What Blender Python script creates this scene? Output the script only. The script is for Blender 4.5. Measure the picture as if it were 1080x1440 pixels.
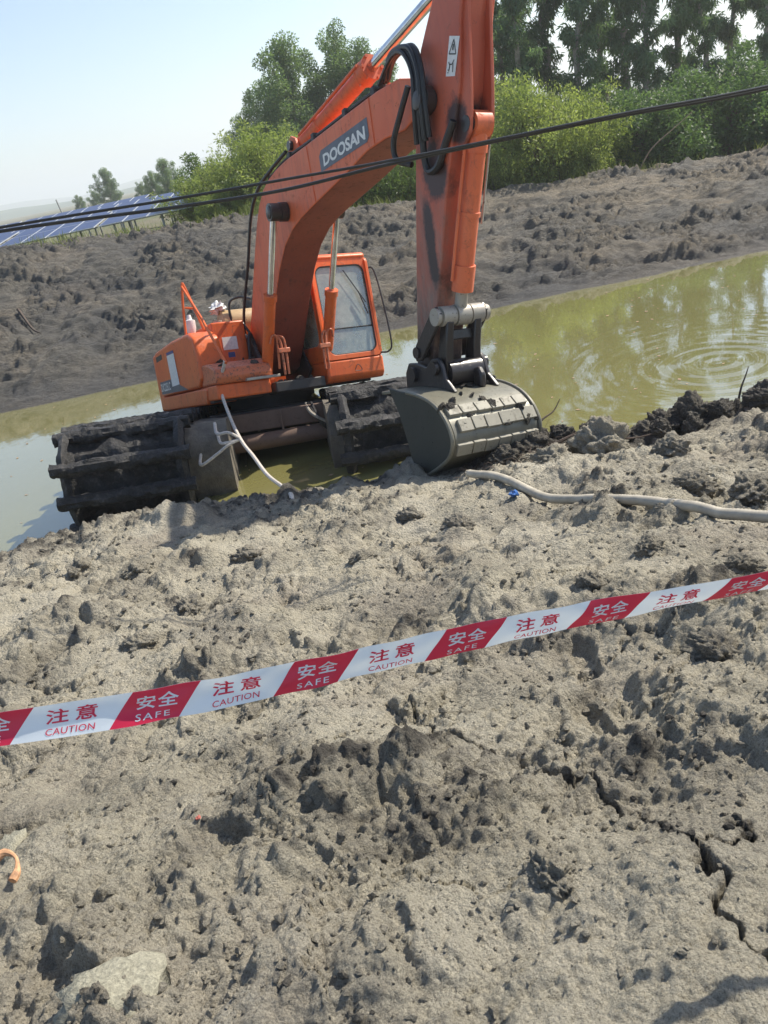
import bpy, bmesh, math, random
import numpy as np
from mathutils import Vector, Matrix

# ------------------------------------------------------------------ scene, camera, sky, sun
for o in list(bpy.data.objects):
    bpy.data.objects.remove(o)
SC = bpy.context.scene
COL = SC.collection
SC.render.engine = 'CYCLES'
SC.render.resolution_x, SC.render.resolution_y = 768, 1024
EYE = 4.1                                   # eye height above the pond (water is z = 0)
ROLL, PITCH, FPX = math.radians(12.0), math.radians(25.5), 1082.0

cam_data = bpy.data.cameras.new('camera')
cam = bpy.data.objects.new('camera', cam_data)
COL.objects.link(cam)
up = Vector((-math.sin(ROLL) * math.cos(PITCH), math.cos(ROLL) * math.cos(PITCH), math.sin(PITCH)))
fw = Vector((0, 0, -1))
fy = (fw - up * fw.dot(up)).normalized()
fx = fy.cross(up)
cm = Matrix((fx, fy, up)).to_4x4()
cm.translation = Vector((0, 0, EYE))
cam.matrix_world = cm
cam_data.sensor_fit = 'VERTICAL'
cam_data.sensor_height = 36.0
cam_data.lens = 36.0 * FPX / 1440.0
cam_data.clip_start = 0.05
cam_data.clip_end = 6000
SC.camera = cam

SUN_AZ, SUN_EL = math.radians(63), math.radians(46)      # clockwise from the view direction (+Y)
world = bpy.data.worlds.new('World')
SC.world = world
world.use_nodes = True
wn = world.node_tree
wn.nodes.clear()
w_out = wn.nodes.new('ShaderNodeOutputWorld')
w_bg = wn.nodes.new('ShaderNodeBackground')
w_sky = wn.nodes.new('ShaderNodeTexSky')
w_sky.sky_type = 'NISHITA'
w_sky.sun_disc = False
w_sky.sun_elevation = SUN_EL
w_sky.sun_rotation = SUN_AZ
w_sky.altitude = 50
w_sky.air_density = 1.0
w_sky.dust_density = 1.0
w_sky.ozone_density = 2.2
w_bg.inputs['Strength'].default_value = 0.13
wn.links.new(w_sky.outputs[0], w_bg.inputs['Color'])
wn.links.new(w_bg.outputs[0], w_out.inputs['Surface'])

sun_data = bpy.data.lights.new('sun', 'SUN')
sun_data.energy = 4.8
sun_data.angle = math.radians(0.6)
sun_data.color = (1.0, 0.93, 0.80)
sun = bpy.data.objects.new('sun', sun_data)
COL.objects.link(sun)
sd = Vector((math.sin(SUN_AZ) * math.cos(SUN_EL), math.cos(SUN_AZ) * math.cos(SUN_EL), math.sin(SUN_EL)))
sun.rotation_euler = sd.to_track_quat('Z', 'Y').to_euler()
sun.location = (30, -5, 40)

SC.view_settings.view_transform = 'Standard'
SC.view_settings.look = 'None'
SC.view_settings.gamma = 1.0
SC.view_settings.use_curve_mapping = False
SC.view_settings.exposure = 0.57
HAZE = 0.0008

rng = np.random.default_rng(7)
random.seed(7)

# ------------------------------------------------------------------ noise
def _h(ix, iy, seed):
    with np.errstate(over='ignore'):
        h = ix.astype(np.uint32) * np.uint32(374761393) + iy.astype(np.uint32) * np.uint32(668265263) + np.uint32((seed * 974634721 + 77) & 0xffffffff)
        h = (h ^ (h >> np.uint32(13))) * np.uint32(1274126177)
        h = (h ^ (h >> np.uint32(16))) * np.uint32(2246822519)
        return h ^ (h >> np.uint32(15))

def perlin(x, y, seed=0):
    x = np.asarray(x, float); y = np.asarray(y, float)
    x0 = np.floor(x).astype(np.int64); y0 = np.floor(y).astype(np.int64)
    u = x - x0; v = y - y0
    su = u * u * u * (u * (u * 6 - 15) + 10); sv = v * v * v * (v * (v * 6 - 15) + 10)
    def g(a, b, dx, dy):
        an = _h(a, b, seed).astype(float) * (2 * math.pi / 4294967296.0)
        return np.cos(an) * dx + np.sin(an) * dy
    n00 = g(x0, y0, u, v); n10 = g(x0 + 1, y0, u - 1, v)
    n01 = g(x0, y0 + 1, u, v - 1); n11 = g(x0 + 1, y0 + 1, u - 1, v - 1)
    a = n00 + (n10 - n00) * su; b = n01 + (n11 - n01) * su
    return (a + (b - a) * sv) * 1.5

def fbm(x, y, octv=4, seed=0, gain=0.5):
    s = 0; a = 1.0; f = 1.0
    for i in range(octv):
        s = s + a * perlin(x * f + 13.7 * i, y * f - 7.1 * i, seed + i); a *= gain; f *= 2.03
    return s

def billow(x, y, octv=5, seed=0, gain=0.52):
    s = 0; a = 1.0; f = 1.0
    for i in range(octv):
        s = s + a * (np.abs(perlin(x * f + 5.3 * i, y * f + 9.7 * i, seed + i)) - 0.25); a *= gain; f *= 2.07
        x, y = x * 0.866 - y * 0.5, x * 0.5 + y * 0.866
    return s

def sstep(a, b, t):
    t = np.clip((t - a) / (b - a), 0, 1)
    return t * t * (3 - 2 * t)

def domes(x, y, scale, seed, keep=0.6, flat=0.55):
    """Scattered rounded clods: the highest dome covering each point."""
    xs = x / scale; ys = y / scale
    xs, ys = xs + 0.22 * perlin(xs * 1.4, ys * 1.4, seed + 5) + 0.06 * perlin(xs * 4.1, ys * 4.1, seed + 6), ys + 0.22 * perlin(xs * 1.4 + 31, ys * 1.4, seed + 7) + 0.06 * perlin(xs * 4.1 + 17, ys * 4.1, seed + 8)
    ix = np.floor(xs).astype(np.int64); iy = np.floor(ys).astype(np.int64)
    out = np.zeros_like(xs)
    for dx in (-1, 0, 1):
        for dy in (-1, 0, 1):
            cx = ix + dx; cy = iy + dy
            h1 = _h(cx, cy, seed) / 4294967296.0
            h2 = _h(cx, cy, seed + 101) / 4294967296.0
            h3 = _h(cx, cy, seed + 202) / 4294967296.0
            h4 = _h(cx, cy, seed + 303) / 4294967296.0
            px = cx + 0.15 + 0.7 * h1; py = cy + 0.15 + 0.7 * h2
            an = h4 * 6.283
            ax = (xs - px) * np.cos(an) + (ys - py) * np.sin(an)
            ay = -(xs - px) * np.sin(an) + (ys - py) * np.cos(an)
            r = 0.28 + 0.5 * h3
            d2 = (ax / r) ** 2 + (ay / (r * (0.6 + 0.4 * h1))) ** 2
            t = np.clip(1 - d2, 0, 1)
            hh = np.where(h4 < keep, r * flat * t ** 0.75, 0)
            out = np.maximum(out, hh)
    return out * scale * (1 + 0.3 * perlin(xs * 3.3, ys * 3.3, seed + 9))

def slabs(x, y, scale, seed):
    """broken plates: a random number and tilt per cell, and the distance to the nearest joint"""
    xs = x / scale; ys = y / scale
    ix = np.floor(xs).astype(np.int64); iy = np.floor(ys).astype(np.int64)
    f1 = np.full(xs.shape, 9.0); f2 = np.full(xs.shape, 9.0); rid = np.zeros_like(xs); tl = np.zeros_like(xs)
    for dx in (-1, 0, 1):
        for dy in (-1, 0, 1):
            cx = ix + dx; cy = iy + dy
            h1 = _h(cx, cy, seed) / 4294967296.0; h2 = _h(cx, cy, seed + 11) / 4294967296.0; h3 = _h(cx, cy, seed + 23) / 4294967296.0
            ax = xs - cx - h1; ay = ys - cy - h2
            d = np.hypot(ax, ay); near = d < f1
            f2 = np.where(near, f1, np.minimum(f2, d))
            rid = np.where(near, h3, rid); tl = np.where(near, ax * (h1 - 0.5) + ay * (h2 - 0.5), tl)
            f1 = np.where(near, d, f1)
    return rid, tl * scale, (f2 - f1) * scale

# ------------------------------------------------------------------ materials
MATS = {}
def new_mat(name):
    m = bpy.data.materials.new(name); m.use_nodes = True
    nt = m.node_tree; b = nt.nodes['Principled BSDF']
    MATS[name] = m
    return m, nt, b

def N(nt, t, **kw):
    n = nt.nodes.new(t)
    for k, v in kw.items():
        setattr(n, k, v)
    return n

def ramp(nt, fac, stops):
    r = N(nt, 'ShaderNodeValToRGB')
    e = r.color_ramp.elements
    while len(e) < len(stops):
        e.new(0.5)
    for i, (p, c) in enumerate(stops):
        e[i].position = p
        e[i].color = (*c, 1) if len(c) == 3 else c
    nt.links.new(fac, r.inputs[0])
    return r.outputs[0]

def noise(nt, scale, detail=4, rough=0.6, coord='Object', dist=0.0, stretch=None):
    tc = N(nt, 'ShaderNodeTexCoord')
    n = N(nt, 'ShaderNodeTexNoise')
    n.inputs['Scale'].default_value = scale; n.inputs['Detail'].default_value = detail
    n.inputs['Roughness'].default_value = rough; n.inputs['Distortion'].default_value = dist
    src = N(nt, 'ShaderNodeNewGeometry').outputs['Position'] if coord == 'Position' else tc.outputs[coord]
    if stretch:
        mp = N(nt, 'ShaderNodeMapping'); mp.inputs['Scale'].default_value = stretch
        nt.links.new(src, mp.inputs[0]); src = mp.outputs[0]
    nt.links.new(src, n.inputs['Vector'])
    return n.outputs['Fac']

def crumb(nt, scale, warp=0.02):
    g = N(nt, 'ShaderNodeNewGeometry'); nz_ = N(nt, 'ShaderNodeTexNoise'); nz_.inputs['Scale'].default_value = scale * 0.7; nz_.inputs['Detail'].default_value = 3
    nt.links.new(g.outputs['Position'], nz_.inputs['Vector'])
    sc_ = N(nt, 'ShaderNodeVectorMath', operation='SCALE'); sc_.inputs['Scale'].default_value = warp; nt.links.new(nz_.outputs['Color'], sc_.inputs[0])
    ad = N(nt, 'ShaderNodeVectorMath', operation='ADD'); nt.links.new(g.outputs['Position'], ad.inputs[0]); nt.links.new(sc_.outputs[0], ad.inputs[1])
    v = N(nt, 'ShaderNodeTexVoronoi'); v.inputs['Scale'].default_value = scale; v.inputs['Randomness'].default_value = 1.0
    nt.links.new(ad.outputs[0], v.inputs['Vector'])
    return v.outputs['Distance']

def mix(nt, fac, a, b, mode='MIX'):
    m = N(nt, 'ShaderNodeMix', data_type='RGBA', blend_type=mode)
    for val, idx in ((fac, 0), (a, 6), (b, 7)):
        if hasattr(val, 'links'):
            nt.links.new(val, m.inputs[idx])
        elif idx == 0:
            m.inputs[0].default_value = val
        else:
            m.inputs[idx].default_value = (*val, 1)
    return m.outputs[2]

def math_n(nt, op, a, b=None, clamp=False):
    m = N(nt, 'ShaderNodeMath', operation=op); m.use_clamp = clamp
    for i, v in enumerate((a, b)):
        if v is None: continue
        if hasattr(v, 'links'): nt.links.new(v, m.inputs[i])
        else: m.inputs[i].default_value = v
    return m.outputs[0]

def bump(nt, b, height, strength, dist=0.02):
    bn = N(nt, 'ShaderNodeBump')
    bn.inputs['Strength'].default_value = strength; bn.inputs['Distance'].default_value = dist
    nt.links.new(height, bn.inputs['Height'])
    nt.links.new(bn.outputs[0], b.inputs['Normal'])

def attr(nt, name):
    a = N(nt, 'ShaderNodeAttribute'); a.attribute_name = name
    return a.outputs['Fac']

# near bank mud: dry dusty clay with damp grey clods
m, nt, b = new_mat('bank_mud')
wet = attr(nt, 'wet')
n1 = noise(nt, 1.7, 5, 0.62, 'Position'); n2 = noise(nt, 24, 8, 0.8, 'Position'); n3 = noise(nt, 170, 4, 0.85, 'Position'); n0 = noise(nt, 0.9, 4, 0.6, 'Position')
v1 = crumb(nt, 48, 0.022); v2 = crumb(nt, 120, 0.01)
dry = ramp(nt, n1, [(0.25, (0.33, 0.30, 0.232)), (0.5, (0.41, 0.375, 0.295)), (0.78, (0.48, 0.445, 0.365))])
dry = mix(nt, ramp(nt, n0, [(0.52, (0, 0, 0)), (0.66, (0.55, 0.55, 0.55))]), dry, (0.265, 0.228, 0.185))
damp = ramp(nt, n1, [(0.3, (0.145, 0.132, 0.108)), (0.7, (0.225, 0.205, 0.17))])
damp = mix(nt, math_n(nt, 'MULTIPLY', math_n(nt, 'SUBTRACT', wet, 0.72, True), 3.4, True), damp, (0.072, 0.066, 0.058))
wf = math_n(nt, 'ADD', wet, math_n(nt, 'MULTIPLY', math_n(nt, 'SUBTRACT', n2, 0.5), 1.5), True)
c = mix(nt, wf, dry, damp)
c = mix(nt, 1.0, c, ramp(nt, n3, [(0.34, (0.42, 0.41, 0.39)), (0.46, (1.0, 1.0, 1.0)), (0.64, (1.4, 1.39, 1.36))]), 'MULTIPLY')
nt.links.new(c, b.inputs['Base Color'])
nt.links.new(math_n(nt, 'SUBTRACT', 0.97, math_n(nt, 'MULTIPLY', wf, 0.15)), b.inputs['Roughness'])
b.inputs['Specular IOR Level'].default_value = 0.2
hh = math_n(nt, 'ADD', math_n(nt, 'MULTIPLY', n2, 1.0), math_n(nt, 'MULTIPLY', n3, 0.28))
hh = math_n(nt, 'SUBTRACT', hh, math_n(nt, 'MULTIPLY', v1, 0.55))
hh = math_n(nt, 'SUBTRACT', hh, math_n(nt, 'MULTIPLY', v2, 0.22))
bump(nt, b, hh, 1.0, 0.03)

# far bank: freshly dug grey clay
m, nt, b = new_mat('dug_clay')
wet = attr(nt, 'wet')
n1 = noise(nt, 0.4, 5, 0.6, 'Object'); n2 = noise(nt, 5, 8, 0.8, 'Object', stretch=(0.75, 1.5, 1.5)); n3 = noise(nt, 34, 4, 0.7, 'Object')
c1 = ramp(nt, n1, [(0.3, (0.118, 0.113, 0.10)), (0.5, (0.165, 0.153, 0.13)), (0.66, (0.25, 0.215, 0.165))])
c2 = ramp(nt, n2, [(0.35, (0.55, 0.55, 0.55)), (0.65, (1.25, 1.22, 1.18))])
c = mix(nt, 1.0, c1, c2, 'MULTIPLY')
sx_ = N(nt, 'ShaderNodeSeparateXYZ'); nt.links.new(N(nt, 'ShaderNodeNewGeometry').outputs['Position'], sx_.inputs[0])
warm = math_n(nt, 'MULTIPLY', math_n(nt, 'MULTIPLY', math_n(nt, 'ADD', math_n(nt, 'MULTIPLY', sx_.outputs['X'], 0.06), 0.3, True), ramp(nt, noise(nt, 0.5, 5, 0.65, 'Object', stretch=(0.6, 1.5, 1)), [(0.42, (0, 0, 0)), (0.62, (1, 1, 1))])), 1.0, True)
c = mix(nt, math_n(nt, 'MULTIPLY', warm, 0.85), c, (0.30, 0.24, 0.158))
c = mix(nt, wet, c, (0.085, 0.085, 0.087))
nt.links.new(c, b.inputs['Base Color'])
b.inputs['Roughness'].default_value = 0.78
bump(nt, b, math_n(nt, 'ADD', n2, math_n(nt, 'MULTIPLY', n3, 0.3)), 1.0, 0.22)

# fresh wet black mud on the machine
m, nt, b = new_mat('wet_mud')
n2 = noise(nt, 7, 6, 0.7); n3 = noise(nt, 42, 4, 0.7)
nt.links.new(ramp(nt, n2, [(0.3, (0.012, 0.012, 0.012)), (0.55, (0.032, 0.030, 0.029)), (0.76, (0.12, 0.11, 0.10))]), b.inputs['Base Color'])
nt.links.new(ramp(nt, n3, [(0.3, (0.38,) * 3), (0.7, (0.75,) * 3)]), b.inputs['Roughness'])
bump(nt, b, math_n(nt, 'ADD', n2, math_n(nt, 'MULTIPLY', n3, 0.35)), 1.0, 0.05)

m, nt, b = new_mat('drying_mud')
n2 = noise(nt, 5, 6, 0.7); n3 = noise(nt, 50, 4, 0.7)
nt.links.new(ramp(nt, n2, [(0.3, (0.10, 0.09, 0.075)), (0.6, (0.19, 0.165, 0.13)), (0.8, (0.26, 0.22, 0.17))]), b.inputs['Base Color'])
b.inputs['Roughness'].default_value = 0.85
bump(nt, b, math_n(nt, 'ADD', n2, math_n(nt, 'MULTIPLY', n3, 0.4)), 1.0, 0.03)

def paint(name, cols, mud=0.5, mudcol=(0.07, 0.06, 0.05), rough=0.42, speck=0.62, metallic=0.0, streak=0.35):
    m, nt, b = new_mat(name)
    n1 = noise(nt, 1.3, 5, 0.6); n2 = noise(nt, 26, 4, 0.65); n3 = noise(nt, 9, 6, 0.75, dist=0.6)
    n4 = noise(nt, 5, 5, 0.7, stretch=(3.0, 3.0, 0.35))
    c = ramp(nt, n1, [(0.3, cols[0]), (0.68, cols[1])])
    c = mix(nt, ramp(nt, n4, [(0.5, (0, 0, 0)), (0.8, (streak,) * 3)]), c, tuple(v * 0.42 + 0.03 for v in cols[0]))
    sp = ramp(nt, n2, [(speck, (0, 0, 0)), (speck + 0.05, (1, 1, 1))])
    pt = ramp(nt, n3, [(0.66 - 0.18 * mud, (0, 0, 0)), (0.78 - 0.1 * mud, (1, 1, 1))])
    f = math_n(nt, 'MAXIMUM', math_n(nt, 'MULTIPLY', sp, 0.7), math_n(nt, 'MULTIPLY', pt, min(1.0, mud + 0.25)))
    c = mix(nt, f, c, mudcol)
    nt.links.new(c, b.inputs['Base Color'])
    nt.links.new(math_n(nt, 'ADD', rough, math_n(nt, 'MULTIPLY', f, 0.4), True), b.inputs['Roughness'])
    b.inputs['Metallic'].default_value = metallic
    bump(nt, b, math_n(nt, 'ADD', math_n(nt, 'MULTIPLY', f, 1.0), math_n(nt, 'MULTIPLY', n3, 0.3)), 0.35, 0.012)
    return m

paint('orange_paint', [(0.66, 0.105, 0.017), (0.74, 0.155, 0.03)], mud=0.5, mudcol=(0.10, 0.058, 0.036), speck=0.655, streak=0.6)
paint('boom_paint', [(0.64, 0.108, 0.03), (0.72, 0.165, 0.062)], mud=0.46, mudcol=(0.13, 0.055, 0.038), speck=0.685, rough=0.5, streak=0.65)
paint('boom_shade_grime', [(0.20, 0.045, 0.026), (0.30, 0.075, 0.042)], mud=0.55, mudcol=(0.09, 0.05, 0.038), speck=0.62, rough=0.65)
m = paint('stick_paint', [(0.45, 0.085, 0.038), (0.54, 0.13, 0.068)], mud=0.4, mudcol=(0.11, 0.085, 0.07), speck=0.7, rough=0.5)
nt = m.node_tree; b = nt.nodes['Principled BSDF']
src = b.inputs['Base Color'].links[0].from_socket
tc = N(nt, 'ShaderNodeTexCoord'); sx_ = N(nt, 'ShaderNodeSeparateXYZ'); nt.links.new(tc.outputs['Object'], sx_.inputs[0])
nn = noise(nt, 2.6, 6, 0.7, stretch=(2.2, 2.2, 0.6)); nm_ = noise(nt, 6, 5, 0.7, stretch=(2, 2, 0.5))
cov = math_n(nt, 'ADD', math_n(nt, 'MULTIPLY', math_n(nt, 'SUBTRACT', 1.75, sx_.outputs['Z']), 0.75), math_n(nt, 'MULTIPLY', math_n(nt, 'SUBTRACT', nn, 0.5), 2.4), True)
mudc = ramp(nt, nm_, [(0.3, (0.115, 0.085, 0.072)), (0.55, (0.20, 0.15, 0.125)), (0.75, (0.30, 0.24, 0.185))])
c = mix(nt, math_n(nt, 'MULTIPLY', cov, 0.9), src, mudc)
def blot(px, pz, r, kz):
    dx = math_n(nt, 'MULTIPLY', math_n(nt, 'SUBTRACT', sx_.outputs['X'], px), 1.0); dz = math_n(nt, 'MULTIPLY', math_n(nt, 'SUBTRACT', sx_.outputs['Z'], pz), kz)
    d_ = math_n(nt, 'SQRT', math_n(nt, 'ADD', math_n(nt, 'MULTIPLY', dx, dx), math_n(nt, 'MULTIPLY', dz, dz)))
    d_ = math_n(nt, 'ADD', d_, math_n(nt, 'MULTIPLY', math_n(nt, 'SUBTRACT', noise(nt, 4.0, 6, 0.7), 0.5), r * 1.6))
    return ramp(nt, d_, [(r * 0.75, (1, 1, 1)), (r * 1.15, (0, 0, 0))])
gd = math_n(nt, 'MAXIMUM', math_n(nt, 'MAXIMUM', blot(6.05, 2.55, 0.25, 0.6), blot(6.18, 1.86, 0.22, 0.8)), math_n(nt, 'MAXIMUM', blot(6.62, 2.12, 0.14, 0.6), math_n(nt, 'MAXIMUM', blot(5.95, 1.25, 0.10, 0.22), blot(5.5, 0.0, 0.3, 0.8))))
c = mix(nt, math_n(nt, 'MULTIPLY', gd, 0.93), c, (0.022, 0.018, 0.02))
nt.links.new(c, b.inputs['Base Color'])
paint('step_paint', [(0.55, 0.12, 0.04), (0.60, 0.18, 0.08)], mud=0.45, mudcol=(0.12, 0.08, 0.06), speck=0.55)
paint('dark_frame', [(0.022, 0.02, 0.02), (0.05, 0.045, 0.042)], mud=0.4, mudcol=(0.09, 0.075, 0.06), rough=0.55)
paint('rust_beam', [(0.10, 0.062, 0.045), (0.17, 0.105, 0.075)], mud=0.5, mudcol=(0.07, 0.055, 0.045), rough=0.7)
paint('tan_drum', [(0.36, 0.235, 0.10), (0.47, 0.32, 0.16)], mud=0.3, mudcol=(0.12, 0.08, 0.05), rough=0.5)
paint('bucket_steel', [(0.13, 0.125, 0.092), (0.23, 0.215, 0.165)], mud=0.5, mudcol=(0.10, 0.092, 0.07), rough=0.40, metallic=0.15, streak=0.7)
paint('bucket_side_shade', [(0.022, 0.026, 0.021), (0.045, 0.048, 0.038)], mud=0.4, mudcol=(0.03, 0.03, 0.027), rough=0.6)  # near-black sides: the shade on the bucket's flank is put into the colour
paint('wear_block', [(0.23, 0.215, 0.165), (0.33, 0.305, 0.24)], mud=0.5, mudcol=(0.12, 0.105, 0.082), rough=0.6, streak=0.6)
paint('pin_steel', [(0.30, 0.27, 0.225), (0.42, 0.385, 0.32)], mud=0.35, mudcol=(0.06, 0.05, 0.045), rough=0.5, metallic=0.2)
paint('grease_steel', [(0.018, 0.016, 0.016), (0.045, 0.036, 0.034)], mud=0.35, mudcol=(0.07, 0.06, 0.05), rough=0.3)

def plain(name, col, rough=0.5, metallic=0.0, var=0.15, scale=12, bmp=0.0, spec=0.5):
    m, nt, b = new_mat(name)
    n1 = noise(nt, scale, 4, 0.6)
    nt.links.new(ramp(nt, n1, [(0.3, tuple(v * (1 - var) for v in col)), (0.7, tuple(min(1, v * (1 + var)) for v in col))]), b.inputs['Base Color'])
    b.inputs['Roughness'].default_value = rough; b.inputs['Metallic'].default_value = metallic
    b.inputs['Specular IOR Level'].default_value = spec
    if bmp: bump(nt, b, n1, bmp, 0.01)
    return m
plain('chrome', (0.62, 0.63, 0.66), 0.16, 1.0, 0.2, 8)
plain('black_hose', (0.016, 0.016, 0.018), 0.42, 0, 0.3)
plain('cable_black', (0.02, 0.021, 0.022), 0.38, 0, 0.3)
plain('decal_grey', (0.085, 0.10, 0.13), 0.45, 0, 0.2)
plain('decal_white', (0.72, 0.71, 0.68), 0.45, 0, 0.12, 30)
plain('decal_ink', (0.03, 0.035, 0.03), 0.5)
plain('decal_blue', (0.05, 0.07, 0.22), 0.5)
plain('seal_rubber', (0.015, 0.015, 0.015), 0.6)
plain('seat_cloth', (0.05, 0.055, 0.065), 0.85)
plain('rag_white', (0.72, 0.71, 0.69), 0.8, 0, 0.2, 20, 0.4)
plain('rope_white', (0.52, 0.47, 0.41), 0.8, 0, 0.25, 40, 0.6)
plain('tape_white', (0.74, 0.80, 0.84), 0.32, 0, 0.05, 6)
plain('tape_red', (0.66, 0.028, 0.075), 0.34, 0, 0.08, 6)
plain('hose_rib', (0.40, 0.36, 0.285), 0.6, 0, 0.25, 9, 0.2)
plain('litter_blue', (0.04, 0.12, 0.34), 0.35, 0, 0.4, 40)
plain('litter_peel', (0.50, 0.27, 0.14), 0.7, 0, 0.45, 60)
plain('litter_red', (0.38, 0.11, 0.08), 0.7, 0, 0.35, 60)
plain('wood_stake', (0.30, 0.21, 0.13), 0.8, 0, 0.3, 20, 0.4)
plain('twig', (0.085, 0.06, 0.045), 0.85, 0, 0.3, 20, 0.4)
plain('straw_twig', (0.34, 0.24, 0.15), 0.85, 0, 0.3, 20)
plain('stone_green', (0.26, 0.245, 0.185), 0.9, 0, 0.35, 9, 0.7)
plain('panel_frame', (0.55, 0.57, 0.6), 0.4, 0.3, 0.05)
plain('galvanised', (0.34, 0.34, 0.34), 0.5, 0.5, 0.1)
plain('bark_pale', (0.30, 0.26, 0.21), 0.85, 0, 0.35, 4, 0.4)
plain('bark_dark', (0.10, 0.08, 0.06), 0.9, 0, 0.3, 5, 0.4)
plain('lamp_glass', (0.75, 0.75, 0.74), 0.2, 0, 0.1)
plain('concrete_pole', (0.3, 0.29, 0.27), 0.8)

for nm_t, cc in (('tape_white', (0.78, 0.84, 0.88)), ('tape_red', (0.75, 0.05, 0.10))):      # thin plastic lets some light through
    nt = MATS[nm_t].node_tree; b = nt.nodes['Principled BSDF']; out = nt.nodes['Material Output']
    tl = N(nt, 'ShaderNodeBsdfTranslucent'); tl.inputs[0].default_value = (*cc, 1)
    ms = N(nt, 'ShaderNodeMixShader'); ms.inputs[0].default_value = 0.22
    nt.links.new(b.outputs[0], ms.inputs[1]); nt.links.new(tl.outputs[0], ms.inputs[2]); nt.links.new(ms.outputs[0], out.inputs['Surface'])

# solar cells
m, nt, b = new_mat('solar_cell')
b.inputs['Base Color'].default_value = (0.05, 0.07, 0.15, 1); b.inputs['Roughness'].default_value = 0.45
b.inputs['Specular IOR Level'].default_value = 0.25

# glass with dried mud splash
m, nt, b = new_mat('cab_glass')
out = nt.nodes['Material Output']
tr = N(nt, 'ShaderNodeBsdfTransparent'); tr.inputs[0].default_value = (0.80, 0.86, 0.83, 1)
gl = N(nt, 'ShaderNodeBsdfGlossy'); gl.inputs['Roughness'].default_value = 0.06; gl.inputs[0].default_value = (0.9, 0.95, 0.95, 1)
df = N(nt, 'ShaderNodeBsdfDiffuse'); df.inputs[0].default_value = (0.52, 0.56, 0.49, 1)
lw = N(nt, 'ShaderNodeLayerWeight'); lw.inputs[0].default_value = 0.35
ms = N(nt, 'ShaderNodeMixShader'); nt.links.new(math_n(nt, 'ADD', lw.outputs['Fresnel'], 0.12, True), ms.inputs[0])
nt.links.new(tr.outputs[0], ms.inputs[1]); nt.links.new(gl.outputs[0], ms.inputs[2])
ms2 = N(nt, 'ShaderNodeMixShader')
d1 = noise(nt, 2.2, 5, 0.6); d2 = noise(nt, 60, 3, 0.7)
dirt = math_n(nt, 'ADD', ramp(nt, d1, [(0.36, (0.14,) * 3), (0.68, (0.6,) * 3)]), ramp(nt, d2, [(0.62, (0,) * 3), (0.70, (0.4,) * 3)]), True)
nt.links.new(dirt, ms2.inputs[0]); nt.links.new(ms.outputs[0], ms2.inputs[1]); nt.links.new(df.outputs[0], ms2.inputs[2])
nt.links.new(ms2.outputs[0], out.inputs['Surface'])

# murky pond water
RING = (5.6, 11.4)
m, nt, b = new_mat('pond_water')
n1 = noise(nt, 0.12, 3, 0.5)
nt.links.new(ramp(nt, n1, [(0.35, (0.19, 0.177, 0.066)), (0.65, (0.22, 0.205, 0.078))]), b.inputs['Base Color'])
b.inputs['Roughness'].default_value = 0.02; b.inputs['IOR'].default_value = 1.95
b.inputs['Coat Weight'].default_value = 0.8; b.inputs['Coat Roughness'].default_value = 0.02; b.inputs['Coat IOR'].default_value = 1.5
tc = N(nt, 'ShaderNodeTexCoord')
mp = N(nt, 'ShaderNodeMapping'); mp.inputs['Location'].default_value = (-RING[0], -RING[1], 0)
nt.links.new(tc.outputs['Object'], mp.inputs[0])
ln = N(nt, 'ShaderNodeVectorMath', operation='LENGTH'); nt.links.new(mp.outputs[0], ln.inputs[0])
dist = ln.outputs['Value']
wob = noise(nt, 0.8, 2, 0.5)
ph = math_n(nt, 'MULTIPLY', math_n(nt, 'ADD', dist, math_n(nt, 'MULTIPLY', wob, 0.35)), 19.0)
rings = math_n(nt, 'SINE', ph)
fall = math_n(nt, 'MULTIPLY', math_n(nt, 'SUBTRACT', 1.0, math_n(nt, 'DIVIDE', dist, 4.2), True), 1.0)
rings = math_n(nt, 'MULTIPLY', rings, math_n(nt, 'MULTIPLY', fall, fall))
nA = noise(nt, 1.6, 3, 0.55, stretch=(1.0, 0.6, 1)); nB = noise(nt, 9, 3, 0.6)
hgt = math_n(nt, 'ADD', math_n(nt, 'MULTIPLY', rings, 0.0075), math_n(nt, 'ADD', math_n(nt, 'MULTIPLY', nA, 0.006), math_n(nt, 'MULTIPLY', nB, 0.0010)))
bump(nt, b, hgt, 1.0, 1.0)

def leaf_mat(name, ca, cb, trans=0.35):
    m, nt, b = new_mat(name)
    t = attr(nt, 'tone')
    oi = N(nt, 'ShaderNodeObjectInfo')
    f = math_n(nt, 'ADD', math_n(nt, 'MULTIPLY', t, 0.8), math_n(nt, 'MULTIPLY', oi.outputs['Random'], 0.2))
    c = ramp(nt, f, [(0.0, ca), (1.0, cb)])
    out = nt.nodes['Material Output']
    nt.links.new(c, b.inputs['Base Color']); b.inputs['Roughness'].default_value = 0.5
    b.inputs['Specular IOR Level'].default_value = 0.3
    tl = N(nt, 'ShaderNodeBsdfTranslucent'); nt.links.new(mix(nt, 1.0, c, (1.2, 1.28, 0.75), 'MULTIPLY'), tl.inputs[0])
    ms = N(nt, 'ShaderNodeMixShader'); ms.inputs[0].default_value = trans
    nt.links.new(b.outputs[0], ms.inputs[1]); nt.links.new(tl.outputs[0], ms.inputs[2])
    nt.links.new(ms.outputs[0], out.inputs['Surface'])
leaf_mat('leaf_euc', (0.075, 0.125, 0.068), (0.18, 0.27, 0.14), 0.5)
leaf_mat('leaf_broad', (0.09, 0.14, 0.065), (0.21, 0.29, 0.13), 0.48)
leaf_mat('leaf_yellow', (0.11, 0.165, 0.04), (0.35, 0.385, 0.135), 0.5)
leaf_mat('leaf_green', (0.06, 0.11, 0.032), (0.17, 0.23, 0.075), 0.4)
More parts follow.
